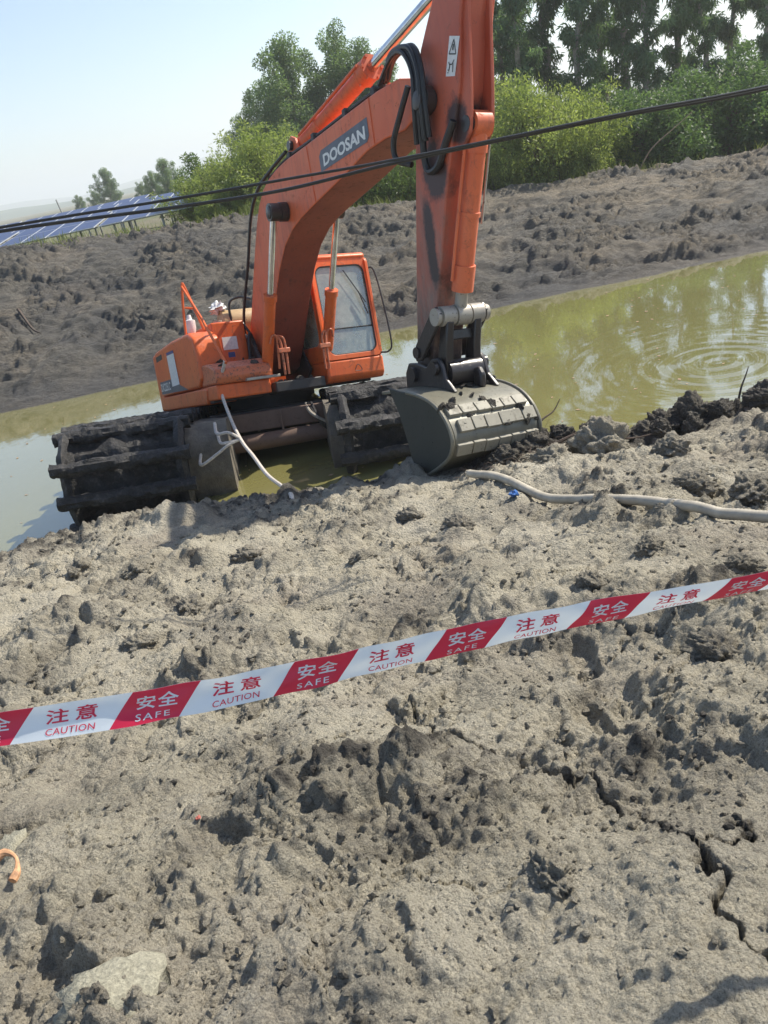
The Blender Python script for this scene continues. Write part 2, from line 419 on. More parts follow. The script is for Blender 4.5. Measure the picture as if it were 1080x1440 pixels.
leaf_mat('leaf_dark', (0.055, 0.10, 0.042), (0.14, 0.21, 0.085), 0.48)
leaf_mat('grass_blade', (0.09, 0.14, 0.03), (0.27, 0.28, 0.10))

m, nt, b = new_mat('field')
n1 = noise(nt, 0.06, 5, 0.6); n2 = noise(nt, 2.5, 5, 0.7)
c = ramp(nt, n1, [(0.35, (0.12, 0.13, 0.05)), (0.6, (0.17, 0.145, 0.095))])
nt.links.new(mix(nt, 1.0, c, ramp(nt, n2, [(0.3, (0.6,) * 3), (0.7, (1.2,) * 3)]), 'MULTIPLY'), b.inputs['Base Color'])
b.inputs['Roughness'].default_value = 0.95
bump(nt, b, n2, 1.0, 0.1)
m, nt, b = new_mat('hill_green')
n1 = noise(nt, 0.03, 6, 0.7)
nt.links.new(ramp(nt, n1, [(0.35, (0.04, 0.065, 0.035)), (0.65, (0.085, 0.115, 0.055))]), b.inputs['Base Color'])
b.inputs['Roughness'].default_value = 0.95

# ------------------------------------------------------------------ object helpers
def link(name, me, parent=None, mat=None):
    o = bpy.data.objects.new(name, me)
    COL.objects.link(o)
    if parent is not None: o.parent = parent
    if mat and me is not None and not me.materials:
        me.materials.append(MATS[mat])
    return o

def tag(o, label, cat=None, group=None, kind=None):
    o['label'] = label
    if cat: o['category'] = cat
    if group: o['group'] = group
    if kind: o['kind'] = kind
    return o

def empty(name, loc=(0, 0, 0), rot=None):
    o = bpy.data.objects.new(name, None); COL.objects.link(o)
    o.empty_display_size = 0.3
    o.location = loc
    if rot is not None: o.rotation_euler = rot
    return o

def copy_tree(o, parent=None):
    c = o.copy(); COL.objects.link(c)
    if parent is not None: c.parent = parent
    for ch in list(o.children):
        copy_tree(ch, c)
    return c

def np_mesh(name, verts, faces, mat, smooth=True, attrs=None):
    """verts (n,3), faces (m,k) arrays, all faces with k corners"""
    me = bpy.data.meshes.new(name)
    verts = np.asarray(verts, np.float32); faces = np.asarray(faces, np.int32)
    k = faces.shape[1]
    me.vertices.add(len(verts)); me.vertices.foreach_set('co', verts.ravel())
    me.loops.add(faces.size); me.loops.foreach_set('vertex_index', faces.ravel())
    me.polygons.add(len(faces)); me.polygons.foreach_set('loop_start', np.arange(0, faces.size, k, dtype=np.int32))
    me.polygons.foreach_set('loop_total', np.full(len(faces), k, np.int32))
    me.polygons.foreach_set('use_smooth', np.full(len(faces), smooth, bool))
    for an, av in (attrs or {}).items():
        a = me.attributes.new(an, 'FLOAT', 'POINT'); a.data.foreach_set('value', np.asarray(av, np.float32))
    me.update(calc_edges=True)
    me.materials.append(MATS[mat])
    return me

def grid_faces(r, c):
    i = np.arange(r - 1)[:, None] * c + np.arange(c - 1)[None]
    return np.stack([i, i + 1, i + c + 1, i + c], -1).reshape(-1, 4)

class MB:
    def __init__(s): s.v = []; s.f = []
    def add(s, vs, fs):
        n = len(s.v); s.v += [tuple(v) for v in vs]; s.f += [tuple(i + n for i in f) for f in fs]; return s
    def box(s, lo, hi):
        (a, b_, c), (d, e, f) = lo, hi
        return s.add([(a, b_, c), (d, b_, c), (d, e, c), (a, e, c), (a, b_, f), (d, b_, f), (d, e, f), (a, e, f)],
                     [(0, 3, 2, 1), (4, 5, 6, 7), (0, 1, 5, 4), (1, 2, 6, 5), (2, 3, 7, 6), (3, 0, 4, 7)])
    def prism(s, prof, y0, y1):
        n = len(prof)
        vs = [(x, y0, z) for x, z in prof] + [(x, y1, z) for x, z in prof]
        fs = [tuple(range(n)), tuple(reversed(range(n, 2 * n)))]
        fs += [(i, i + n, (i + 1) % n + n, (i + 1) % n) for i in range(n)]
        return s.add(vs, fs)
    def tube(s, pts, r, n=10, cap=True, closed_r=None):
        pts = [Vector(p) for p in pts]; rs = r if isinstance(r, (list, tuple)) else [r] * len(pts)
        t0 = (pts[1] - pts[0]).normalized()
        a = t0.cross(Vector((0.13, 0.21, 1)));
        if a.length < 0.1: a = t0.cross(Vector((1, 0.2, 0)))
        a.normalize()
        vs = []
        for i, p in enumerate(pts):
            t = (pts[min(i + 1, len(pts) - 1)] - pts[max(i - 1, 0)]).normalized()
            a = (a - t * a.dot(t)).normalized(); b_ = t.cross(a)
            for k in range(n):
                an = 2 * math.pi * k / n
                vs.append(p + (a * math.cos(an) + b_ * math.sin(an)) * rs[i])
        fs = [(i * n + k, i * n + (k + 1) % n, (i + 1) * n + (k + 1) % n, (i + 1) * n + k) for i in range(len(pts) - 1) for k in range(n)]
        if cap:
            fs += [tuple(reversed(range(n))), tuple(range((len(pts) - 1) * n, len(pts) * n))]
        return s.add(vs, fs)
    def cyl(s, p0, p1, r, n=20): return s.tube([p0, p1], r, n)
    def lathe(s, p0, p1, prof, n=20):
        """prof: list of (fraction along p0-p1, radius)"""
        p0 = Vector(p0); p1 = Vector(p1)
        d = (p1 - p0).normalized(); a = d.cross(Vector((0.13, 0.21, 1))).normalized(); b_ = d.cross(a)
        vs = [p0.lerp(p1, t) + (a * math.cos(2 * math.pi * k / n) + b_ * math.sin(2 * math.pi * k / n)) * r for t, r in prof for k in range(n)]
        m_ = len(prof)
        fs = [(i * n + k, i * n + (k + 1) % n, (i + 1) * n + (k + 1) % n, (i + 1) * n + k) for i in range(m_ - 1) for k in range(n)]
        fs += [tuple(reversed(range(n))), tuple(range((m_ - 1) * n, m_ * n))]
        return s.add(vs, fs)
    def mesh(s, name, mat, smooth=None):
        me = bpy.data.meshes.new(name); me.from_pydata(s.v, [], s.f)
        bm = bmesh.new(); bm.from_mesh(me); bmesh.ops.recalc_face_normals(bm, faces=bm.faces); bm.to_mesh(me); bm.free()
        me.materials.append(MATS[mat])
        return me
    def build(s, name, mat, parent=None, bevel=0.0, smooth=True, seg=2, sub=0):
        me = s.mesh(name, mat)
        o = link(name, me, parent)
        if smooth:
            me.polygons.foreach_set('use_smooth', np.full(len(me.polygons), True))
            try: me.set_sharp_from_angle(angle=math.radians(35))
            except Exception: pass
        if bevel:
            md = o.modifiers.new('bevel', 'BEVEL'); md.width = bevel; md.segments = seg; md.limit_method = 'ANGLE'; md.angle_limit = math.radians(32)
            md.harden_normals = False
        return o

def rrect(x0, x1, y0, y1, r, k=5):
    pts = []
    for cx, cy, a0 in ((x1 - r, y1 - r, 0), (x0 + r, y1 - r, 90), (x0 + r, y0 + r, 180), (x1 - r, y0 + r, 270)):
        for i in range(k + 1):
            a = math.radians(a0 + 90 * i / k); pts.append((cx + r * math.cos(a), cy + r * math.sin(a)))
    return pts

def smooth_path(pts, n=8):
    P = [Vector(p) for p in pts]; P = [P[0] * 2 - P[1]] + P + [P[-1] * 2 - P[-2]]
    out = []
    for i in range(1, len(P) - 2):
        for k in range(n):
            t = k / n
            out.append(0.5 * ((2 * P[i]) + (P[i + 1] - P[i - 1]) * t + (2 * P[i - 1] - 5 * P[i] + 4 * P[i + 1] - P[i + 2]) * t * t + (3 * P[i] - P[i - 1] - 3 * P[i + 1] + P[i + 2]) * t ** 3))
    out.append(P[-2]); return out

_dg = None
def text_mesh(body, size=1.0, offset=0.0, spacing=1.0, extrude=0.0, shear=0.0):
    cu = bpy.data.curves.new('lettering', 'FONT')
    cu.body = body; cu.size = size; cu.offset = offset; cu.space_character = spacing; cu.extrude = extrude; cu.shear = shear
    cu.resolution_u = 3
    o = bpy.data.objects.new('lettering', cu); COL.objects.link(o)
    bpy.context.view_layer.update()
    dg = bpy.context.evaluated_depsgraph_get()
    me = bpy.data.meshes.new_from_object(o.evaluated_get(dg))
    bpy.data.objects.remove(o); bpy.data.curves.remove(cu)
    co = np.zeros(len(me.vertices) * 3, np.float32); me.vertices.foreach_get('co', co)
    return me, co.reshape(-1, 3)

# ------------------------------------------------------------------ near bank
PY = np.array([-40, 0, 1.0, 1.5, 3, 5, 7, 7.6, 8.2, 8.8, 9.6, 12, 14, 30.0])
PZ = np.array([-1.5, -1.5, -1.55, -1.65, -2.1, -2.6, -3.0, -3.15, -3.55, -4.05, -4.45, -5, -5.2, -5.5]) + EYE
CRACKS = [
    ([(-0.01, 2.7), (-0.04, 2.3), (0.01, 2.06), (0.07, 1.93), (0.17, 1.8)], 0.010, 0.06),
    ([(0.26, 1.76), (0.3, 1.7), (0.4, 1.59), (0.44, 1.48), (0.5, 1.43), (0.49, 1.35), (0.52, 1.26), (0.52, 1.16), (0.50, 1.02), (0.54, 0.95), (0.51, 0.80)], 0.011, 0.07),
    ([(0.52, 1.22), (0.60, 1.24), (0.68, 1.22)], 0.006, 0.04),
    ([(-0.71, 1.93), (-0.65, 1.81), (-0.60, 1.76)], 0.008, 0.045),
    ([(1.25, 2.55), (1.02, 2.42), (0.86, 2.5)], 0.006, 0.03),
    ([(-0.35, 2.9), (-0.22, 2.78), (-0.20, 2.62)], 0.006, 0.03),
    ([(-0.5, 3.9), (-0.1, 3.75), (0.12, 3.9)], 0.009, 0.03)]

def seg_dist(x, y, pts):
    d = np.full(x.shape, 1e9)
    for (ax, ay), (bx, by) in zip(pts[:-1], pts[1:]):
        vx, vy = bx - ax, by - ay
        t = np.clip(((x - ax) * vx + (y - ay) * vy) / (vx * vx + vy * vy), 0, 1)
        d = np.minimum(d, np.hypot(x - ax - t * vx, y - ay - t * vy))
    return d

def bank(x, y, full=True):
    """height and dampness of the near bank"""
    x = np.asarray(x, float); y = np.asarray(y, float)
    ys = y + 0.22 * fbm(x * 0.55, y * 0.1, 3, 40)
    k = 3.0
    z = (np.interp(ys - 0.12, PY, PZ) + np.interp(ys, PY, PZ) + np.interp(ys + 0.12, PY, PZ)) / k
    z = z + 0.07 * fbm(x * 0.5, y * 0.5, 3, 1) * sstep(9.5, 7.5, y)
    wx = x + 0.05 * fbm(x * 2.2, y * 2.2, 3, 11); wy = y + 0.05 * fbm(x * 2.2, y * 2.2, 3, 21)
    rough = 0.42 + 0.58 * sstep(-0.22, 0.30, fbm(x * 0.75, y * 0.75, 3, 31))
    crest = sstep(6.3, 7.2, y)
    rough = np.maximum(rough, crest * 0.9)
    z = z + rough * 0.105 * billow(wx * 1.5, wy * 1.5, 7, 50, 0.57)
    pit = sstep(0.22, 0.6, perlin(wx * 4.3, wy * 4.3, 55)) * 0.025 + sstep(0.25, 0.6, perlin(wx * 11, wy * 11, 56)) * 0.008
    z = z - rough * pit
    z = z + 0.075 * fbm(x * 1.15, y * 1.15, 3, 45) * sstep(8.5, 7, y)
    sm = sstep(0.02, 0.30, fbm(x * 0.7 + 9, y * 0.7 - 4, 3, 47)) * sstep(7.2, 6.4, y)
    jw = 0.06 * fbm(x * 5, y * 5, 4, 48, 0.6); jv = 0.06 * fbm(x * 5 + 40, y * 5, 4, 49, 0.6)
    rid, tlt, jd = slabs(x + jw, y + jv, 0.42, 401)
    z = z + sm * ((0.04 * (rid - 0.5) + 0.3 * tlt) * sstep(0.0, 0.07, jd) - 0.03 * np.exp(-(jd / 0.012) ** 2) * (rid > 0.35))
    rough = rough * (1 - 0.55 * sm)
    c1 = 0.55 * domes(wx, wy, 0.52, 61, 0.32, 0.34) * sstep(-0.05, 0.25, fbm(x * 0.6, y * 0.6, 2, 62))
    c2 = domes(wx, wy, 0.20, 63, 0.42, 0.5) * rough
    c3 = domes(wx, wy, 0.095, 64, 0.6, 0.6) * rough
    z = z + c1 + np.maximum(c2, 0) + 0.8 * c3
    wet = 0.10 + 0.26 * sstep(0.02, 0.09, 0.5 * c1 + c2) + 0.42 * sstep(0.008, 0.035, c3) + 0.22 * (rough - 0.6) + 0.55 * fbm(x * 1.3, y * 1.3, 5, 71, 0.6)
    if full:
        c4 = domes(wx, wy, 0.046, 65, 0.65, 0.65) * (0.35 + 0.65 * rough)
        c5 = domes(x, y, 0.022, 66, 0.6, 0.6) * (0.25 + 0.75 * rough)
        z = z + 0.85 * c4 + 0.8 * c5 + (0.3 + 0.7 * rough) * 0.012 * billow(wx * 22, wy * 26, 4, 67, 0.62)
        wet = wet + 0.28 * sstep(0.004, 0.018, c4)
    for pts, w, dp in CRACKS:
        jx = x + 0.045 * fbm(x * 8, y * 8, 4, 81); jy = y + 0.045 * fbm(x * 8, y * 8, 4, 91)
        d = seg_dist(jx, jy, pts)
        wv = w * (0.7 + 0.6 * np.abs(perlin(x * 5, y * 5, 95)))
        z = z - dp * np.exp(-(d / (0.6 * wv)) ** 2); wet = wet + 0.5 * np.exp(-(d / (wv * 2.2)) ** 2)
    for fx_, fy_, an in ((0.545, 1.95, 0.1), (0.66, 2.45, -0.15), (-0.62, 3.3, 0.25)):        # boot prints
        ca, sa = math.cos(an), math.sin(an)
        px = (x - fx_) * ca + (y - fy_) * sa; py = -(x - fx_) * sa + (y - fy_) * ca
        wd = 0.052 - 0.012 * np.exp(-((py + 0.03) / 0.05) ** 2)
        e = np.maximum(np.abs(px) / wd, np.abs(py) / 0.145)
        inside = sstep(1.15, 0.85, (np.abs(px / wd) ** 3 + np.abs(py / 0.145) ** 3) ** (1 / 3))
        z = z * (1 - inside * 0.0) - 0.035 * inside + 0.016 * np.exp(-((e - 1.35) / 0.25) ** 2)
        wet = wet * (1 - 0.6 * inside)
    sh = sstep(6.7, 7.5, y + 0.5 * fbm(x * 0.8, y * 0.8, 3, 77))
    right = sstep(0.2, 1.6, x)
    wet = wet + 0.75 * sh * (0.35 + 0.65 * right) + sstep(0.45, 0.05, z)
    z = z - 0.17 * np.exp(-(((x - 0.55) / 0.55) ** 2 + ((y - 6.95) / 0.38) ** 2))
    z = z - 0.15 * sstep(1.4, 2.8, x) * sstep(6.0, 7.0, y) * sstep(9.0, 8.0, y)
    # dug heap along the shore to the right of the bucket
    heap = np.exp(-((y - 7.25) / 0.42) ** 2) * sstep(1.0, 1.9, x)
    z = z + heap * (0.0 + 0.12 * np.abs(fbm(wx * 2.6, wy * 2.6, 5, 78, 0.6)) + 0.6 * domes(wx, wy, 0.42, 79, 0.75, 0.4) + 0.7 * domes(wx, wy, 0.17, 80, 0.7, 0.5))
    wet = wet + 1.0 * heap
    return z, np.clip(wet, 0, 1)

def hz(x, y):
    return float(bank(np.array([x]), np.array([y]), False)[0][0])

R_, C_ = 880, 820
yy = np.exp(np.linspace(math.log(0.65), math.log(11.35), R_)) - 0.35
uu = np.linspace(-1, 1, C_)
Y = np.repeat(yy[:, None], C_, 1)
X = uu[None] * (1.5 + 0.78 * np.maximum(Y, 0))
Z, WET = bank(X, Y)
me = np_mesh('mud_bank', np.stack([X, Y, Z], -1).reshape(-1, 3), grid_faces(R_, C_), 'bank_mud', True, {'wet': WET.ravel()})
o = link('mud_bank', me)
tag(o, 'lumpy cracked grey-brown mud bank sloping down to the pond', kind='structure')
# the same ground around the viewer and past the frame, coarser
xs = np.concatenate([np.linspace(-70, -12, 30), np.linspace(-11, 11, 90), np.linspace(12, 70, 30)]); ys_ = np.concatenate([np.linspace(-30, -2, 15), np.linspace(-1.5, 13, 70)])
XX, YY = np.meshgrid(xs, ys_)
ZZ, WW = bank(XX, YY, False)
ins = (YY > 0.05) & (np.abs(XX) < 1.5 + 0.78 * YY + 0.4)
ZZ = np.where(ins, ZZ - 0.45, ZZ - 0.02)
link('ground', np_mesh('ground', np.stack([XX, YY, ZZ], -1).reshape(-1, 3), grid_faces(len(ys_), len(xs)), 'bank_mud', True, {'wet': WW.ravel()}))['kind'] = 'structure'

# ------------------------------------------------------------------ pond, far bank, plateau, hills
xs = np.linspace(-70, 70, 3); ys_ = np.array([7.4, 14, 21.0])
XX, YY = np.meshgrid(xs, ys_)
o = link('pond_water', np_mesh('pond_water', np.stack([XX, YY, XX * 0], -1).reshape(-1, 3), grid_faces(3, 3), 'pond_water'))
tag(o, 'murky olive green pond water with faint ripples', kind='structure')

CREST = 28.5
def top_z(x):
    """height of the far bank's crest"""
    return EYE + CREST * np.interp(np.asarray(x) / CREST, [-1.5, -0.383, -0.3, -0.1, 0.025, 0.111, 0.217, 0.385, 0.483, 0.555, 1.5], [-0.032, -0.036, -0.044, -0.055, -0.072, -0.081, -0.088, -0.099, -0.104, -0.107, -0.12])

def far_bank(x, y):
    ye = y + 0.6 * fbm(x * 0.25, y * 0.05, 3, 201) * sstep(18, 20, y)
    t = np.clip((ye - 18.35) / (CREST - 18.35), -0.4, 1)
    s = np.where(t > 0, t ** 0.88, t * 0.9)
    tz = top_z(x)
    z = tz * s
    z = np.where(ye > CREST, tz - 0.06 * (ye - CREST) * sstep(CREST, CREST + 2, ye), z)
    amp = sstep(18.1, 19.4, y) * (1 - 0.6 * sstep(CREST - 0.3, CREST + 1.5, y))
    wx = x + 0.16 * fbm(x * 0.9, y * 0.9, 3, 210); wy = y + 0.16 * fbm(x * 0.9, y * 0.9, 3, 220)
    rg_ = 0.35 + 0.65 * sstep(-0.25, 0.25, fbm(x * 0.35, y * 0.5, 3, 245))
    z = z + amp * (0.30 * billow(wx * 0.35, wy * 0.6, 3, 230, 0.5) + rg_ * 0.27 * billow(wx * 1.6, wy * 2.4, 6, 235, 0.66) + rg_ * 0.35 * domes(wx, wy, 0.5, 240, 0.3, 0.3) + rg_ * 0.8 * domes(wx, wy, 0.17, 241, 0.6, 0.45) + 0.10 + 0.016 * np.sin((wx * 0.8 + wy * 0.55 + 0.5 * fbm(x * 0.3, y * 0.3, 2, 247)) * 11) * sstep(0.05, 0.35, fbm(x * 0.22 + 5, y * 0.3, 2, 248)) - 0.10 * sstep(0.2, 0.45, np.abs(perlin(x * 0.3 + y * 0.9, y * 0.25, 246))) + 0.10 * fbm(x * 0.3, y * 0.3, 2, 250))
    wet = sstep(0.75, 0.1, z + 0.25 * fbm(x * 0.8, y * 0.8, 3, 260)) * 0.6 + 0.55 * sstep(0.0, 0.5, fbm(x * 0.35, y * 0.5, 3, 270)) * sstep(4, -6, x)
    return z, np.clip(wet, 0, 1)
R2, C2 = 300, 660
Y = np.repeat(np.linspace(17.6, 31.0, R2)[:, None], C2, 1)
X = np.repeat(np.concatenate([np.linspace(-45, -15.2, 80), np.linspace(-15, 18, 500), np.linspace(18.2, 50, 80)])[None], R2, 0)
Z, WET = far_bank(X, Y)
o = link('far_bank', np_mesh('far_bank', np.stack([X, Y, Z], -1).reshape(-1, 3), grid_faces(R2, C2), 'dug_clay', True, {'wet': WET.ravel()}))
tag(o, 'dark grey freshly dug clay bank across the pond', kind='structure')

def plateau_z(x, y):
    f = sstep(30, 62, y)
    return (top_z(x) - 0.32) * (1 - f) + 1.7 * f + 0.15 * perlin(x * 0.08, y * 0.08, 300) * sstep(31, 38, y)
xs = np.concatenate([-np.geomspace(3000, 42, 22), np.linspace(-40, 50, 60), np.geomspace(52, 3000, 22)])
ys_ = np.concatenate([np.linspace(30.2, 62, 40), np.geomspace(64, 4000, 30)])
XX, YY = np.meshgrid(xs, ys_)
link('terrain', np_mesh('terrain', np.stack([XX, YY, plateau_z(XX, YY)], -1).reshape(-1, 3), grid_faces(len(ys_), len(xs)), 'field'))['kind'] = 'structure'

def ridge(name, y0, x0, x1, h, seed, depth):
    xs = np.linspace(x0, x1, 120); ys = np.linspace(y0, y0 + depth, 14)
    XX, YY = np.meshgrid(xs, ys)
    prof = np.sin(np.linspace(0, math.pi, 14))[:, None]
    H = h * (0.62 + 0.55 * fbm(xs * 5 / abs(x1 - x0) + seed, xs * 0, 5, seed)[None]) * prof * np.ones_like(XX)
    H = H + 0.02 * h * fbm(XX * 0.02, YY * 0.02, 4, seed + 3)
    link(name, np_mesh(name, np.stack([XX, YY, 1.2 + H], -1).reshape(-1, 3), grid_faces(14, 120), 'hill_green'))['kind'] = 'structure'
ridge('hills', 900, -1500, 1200, 19, 3, 500)
ridge('hills', 2100, -2600, 2200, 58, 9, 900)

# ------------------------------------------------------------------ amphibious excavator
# machine axes: x forward (towards the shore), y to its left, z up; origin on the slewing axis under the upper deck
EX = empty('excavator', (-1.495, 12.983, EYE - 3.543))
yaw, pit, rol = math.radians(-63.42), math.radians(-12.62), math.radians(-10.19)
EX.rotation_euler = (Matrix.Rotation(yaw, 3, 'Z') @ Matrix.Rotation(pit, 3, 'Y') @ Matrix.Rotation(rol, 3, 'X')).to_euler()
tag(EX, 'orange amphibious excavator on muddy pontoon tracks resting its bucket on the bank', 'excavator')
EXM = Matrix.Translation(EX.location) @ EX.rotation_euler.to_matrix().to_4x4()

SL = math.radians(-21)                      # undercarriage is slewed against the upper body
def U(x, y, z):
    return (x * math.cos(SL) - y * math.sin(SL), x * math.sin(SL) + y * math.cos(SL), z)

def rough_tube(path, r, n, seed, amp, square=0.0, step=0.045):
    """bar caked with mud: a tube with an uneven radius"""
    P = [Vector(p) for p in path]
    pts = []
    for a, b_ in zip(P[:-1], P[1:]):
        k = max(2, int((b_ - a).length / step))
        pts += [a.lerp(b_, i / k) for i in range(k)]
    pts.append(P[-1])
    mb = MB(); mb.tube(pts, r, n)
    v = np.array([tuple(q) for q in mb.v])
    c = np.repeat(np.array([tuple(p) for p in pts]), n, 0)
    d = v - c
    ii = np.repeat(np.arange(len(pts)), n); kk = np.tile(np.arange(n), len(pts))
    nz = fbm(ii * step * 3.1 + seed * 3.7, kk * 0.55 + seed, 4, seed) + 0.6 * np.abs(fbm(ii * step * 9, kk * 0.9 + seed, 3, seed + 5))
    an = kk / n * 2 * math.pi
    sq = 1 + square * (np.abs(np.cos(2 * an)) - 0.5)
    mb.v = [tuple(q) for q in c + d * (sq * (1 + amp * nz))[:, None]]
    return mb

# --- pontoons with their tracks
PROF = [(2.05, -0.16), (2.62, -0.20), (2.86, -0.42), (2.93, -0.66), (2.88, -1.02), (2.62, -1.42), (2.28, -1.75), (1.7, -1.9), (-3.4, -1.9), (-4.1, -1.5), (-4.35, -0.95), (-4.1, -0.4), (-3.4, -0.16)]
def resample(prof, step):
    out = []; P = [Vector((*p, 0)) for p in prof] + [Vector((*prof[0], 0))]
    for a, b_ in zip(P[:-1], P[1:]):
        k = max(1, int(round((b_ - a).length / step)))
        out += [tuple(a.lerp(b_, i / k))[:2] for i in range(k)]
    return out

def pontoon(side, y_in, y_out, t_in, t_out, seed, label):
    po = empty('pontoon'); po.parent = EX
    po['label'] = label
    # hull
    y0, y1 = sorted((side * y_in, side * y_out))
    loop = resample([(x * 0.89 - 0.03, z * 0.90 - 0.10) for x, z in PROF], 0.09)
    ny = 24; ysn = np.linspace(y0, y1, ny)
    n = len(loop)
    L = np.array(loop)
    nrm = np.roll(L, -1, 0) - np.roll(L, 1, 0); nrm = np.stack([nrm[:, 1], -nrm[:, 0]], 1) * -1; nrm /= np.linalg.norm(nrm, axis=1)[:, None] + 1e-9
    cen = L.mean(0); sg = np.sign(((L - cen) * nrm).sum(1)); nrm *= sg[:, None]
    sl_ = np.arange(n) * 0.09
    nz = 0.045 * billow(sl_[:, None] * 3 + seed, ysn[None] * 3.0, 5, seed) + 0.03 * fbm(sl_[:, None] * 1.2, ysn[None] * 1.5 + seed, 3, seed + 7)
    vs = []
    for i in range(n):
        for j in range(ny):
            x, z = L[i] + nrm[i] * nz[i, j]
            vs.append(U(x, ysn[j], z))
    fs = [(i * ny + j, i * ny + j + 1, ((i + 1) % n) * ny + j + 1, ((i + 1) % n) * ny + j) for i in range(n) for j in range(ny - 1)]
    mb = MB(); mb.add(vs, fs)
    for j in (0, ny - 1):
        c0 = len(mb.v); mb.v.append(U(*(cen[0], ysn[j], cen[1])))
        mb.f += [(i * ny + j, ((i + 1) % n) * ny + j, c0) for i in range(n)]
    mb.build('hull', 'drying_mud', po)
    # belt of the track, set a little proud of the hull
    a0, a1 = sorted((side * t_in, side * t_out))
    yb = np.linspace(a0 + 0.06, a1 - 0.06, 30)
    loop2 = resample([(x * 0.95 - 0.03, z * 0.94 - 0.05) for x, z in PROF], 0.06); L2 = np.array(loop2); n2 = len(L2)
    nr2 = np.roll(L2, -1, 0) - np.roll(L2, 1, 0); nr2 = np.stack([-nr2[:, 1], nr2[:, 0]], 1); nr2 /= np.linalg.norm(nr2, axis=1)[:, None] + 1e-9
    nr2 *= np.sign(((L2 - L2.mean(0)) * nr2).sum(1))[:, None]
    s2 = np.arange(n2) * 0.06
    nz2 = 0.10 * billow(s2[:, None] * 2.2 + seed, yb[None] * 2.2, 6, seed + 20, 0.6) + 0.03
    nz2 = nz2 * 1.0 - 0.05 * (sstep(0.12, 0.2, np.abs((yb - (a0 + a1) / 2) / (a1 - a0)))[None] * sstep(0.42, 0.36, np.abs((yb - (a0 + a1) / 2) / (a1 - a0)))[None])
    vs = [U(*(lambda q: (q[0], yb[j], q[1]))(L2[i] + nr2[i] * nz2[i, j])) for i in range(n2) for j in range(30)]
    fs = [(i * 30 + j, i * 30 + j + 1, ((i + 1) % n2) * 30 + j + 1, ((i + 1) % n2) * 30 + j) for i in range(n2) for j in range(29)]
    MB().add(vs, fs).build('track_belt', 'wet_mud', po)
    # two chains and the cross bars
    for cy in (a0 + 0.13, a1 - 0.13):
        lp = resample(PROF, 0.2)
        pts = [U(x, cy, z) for x, z in lp]
        rough_tube(pts + [pts[0]], 0.055, 8, seed + int(cy * 10), 0.35, 0.3).build('track_chain', 'wet_mud', po)
    stations = [(2.50, -0.20), (2.93, -0.60), (2.90, -1.04), (2.60, -1.46), (2.18, -1.82)]
    stations += [(2.02 - 0.47 * k, -0.14) for k in range(0, 13)]
    for k, (x, z) in enumerate(stations):
        d = 0.045
        rough_tube([U(x + d * (0.4 if x > 2.4 else 0), a0 - 0.02, z), U(x + d * (0.4 if x > 2.4 else 0), a1 + 0.02, z)], 0.085, 16, seed + 31 * k, 0.34, 0.04, 0.03).build('track_bar', 'wet_mud', po)
    return po
pontoon(-1, 0.62, 2.86, 1.12, 2.92, 3, 'muddy pontoon with black cross bars, the one hung with white rope')
pontoon(+1, 0.80, 2.62, 0.90, 2.60, 8, 'muddy pontoon behind the bucket')

# --- frame between the pontoons
cb = empty('undercarriage_frame'); cb.parent = EX
def ubox(mb, x0, x1, y0, y1, z0, z1):
    return mb.add([U(x, y, z) for z in (z0, z1) for x, y in ((x0, y0), (x1, y0), (x1, y1), (x0, y1))],
                  [(0, 3, 2, 1), (4, 5, 6, 7), (0, 1, 5, 4), (1, 2, 6, 5), (2, 3, 7, 6), (3, 0, 4, 7)])
ubox(MB(), -1.1, 1.25, -0.95, 0.95, -0.42, -0.2).build('carrier_plate', 'dark_frame', cb, 0.02)
ubox(MB(), 1.25, 1.6, -0.9, 0.95, -0.52, -0.24).build('cross_beam', 'rust_beam', cb, 0.015)
ubox(MB(), -1.6, -1.1, -0.9, 0.95, -0.52, -0.2).build('cross_beam', 'rust_beam', cb, 0.015)
MB().cyl(U(1.62, -0.9, -0.70), U(1.62, 1.0, -0.66), 0.125, 24).build('cross_tube', 'rust_beam', cb)
MB().cyl(U(-1.4, -0.9, -0.70), U(-1.4, 1.0, -0.66), 0.125, 24).build('cross_tube', 'rust_beam', cb)
MB().lathe((0, 0, -0.24), (0, 0, 0.0), [(0, 0.78), (0.3, 0.78), (0.3, 0.70), (0.62, 0.70), (0.62, 0.76), (1.0, 0.76)], 40).build('slew_ring', 'dark_frame', cb)
for k, (a, b_) in enumerate((((1.66, -0.62, -0.28), (1.66, -0.62, -0.62)), ((1.66, 0.15, -0.26), (1.66, 0.15, -0.6)))):
    MB().tube([U(*a), U(*b_)], 0.018, 8).build('bracket_bar', 'rust_beam', cb)
for k in range(3):
    pts = [U(1.45 + 0.05 * k, 0.55 + 0.04 * k, -0.22), U(1.75, 0.60 + 0.05 * k, -0.36 - 0.04 * k), U(1.78, 0.80, -0.52 - 0.05 * k), U(1.7, 1.02, -0.56 - 0.05 * k)]
    MB().tube(smooth_path(pts, 8), 0.026, 8).build('hydraulic_hose', 'pin_steel' if k == 0 else 'black_hose', cb)

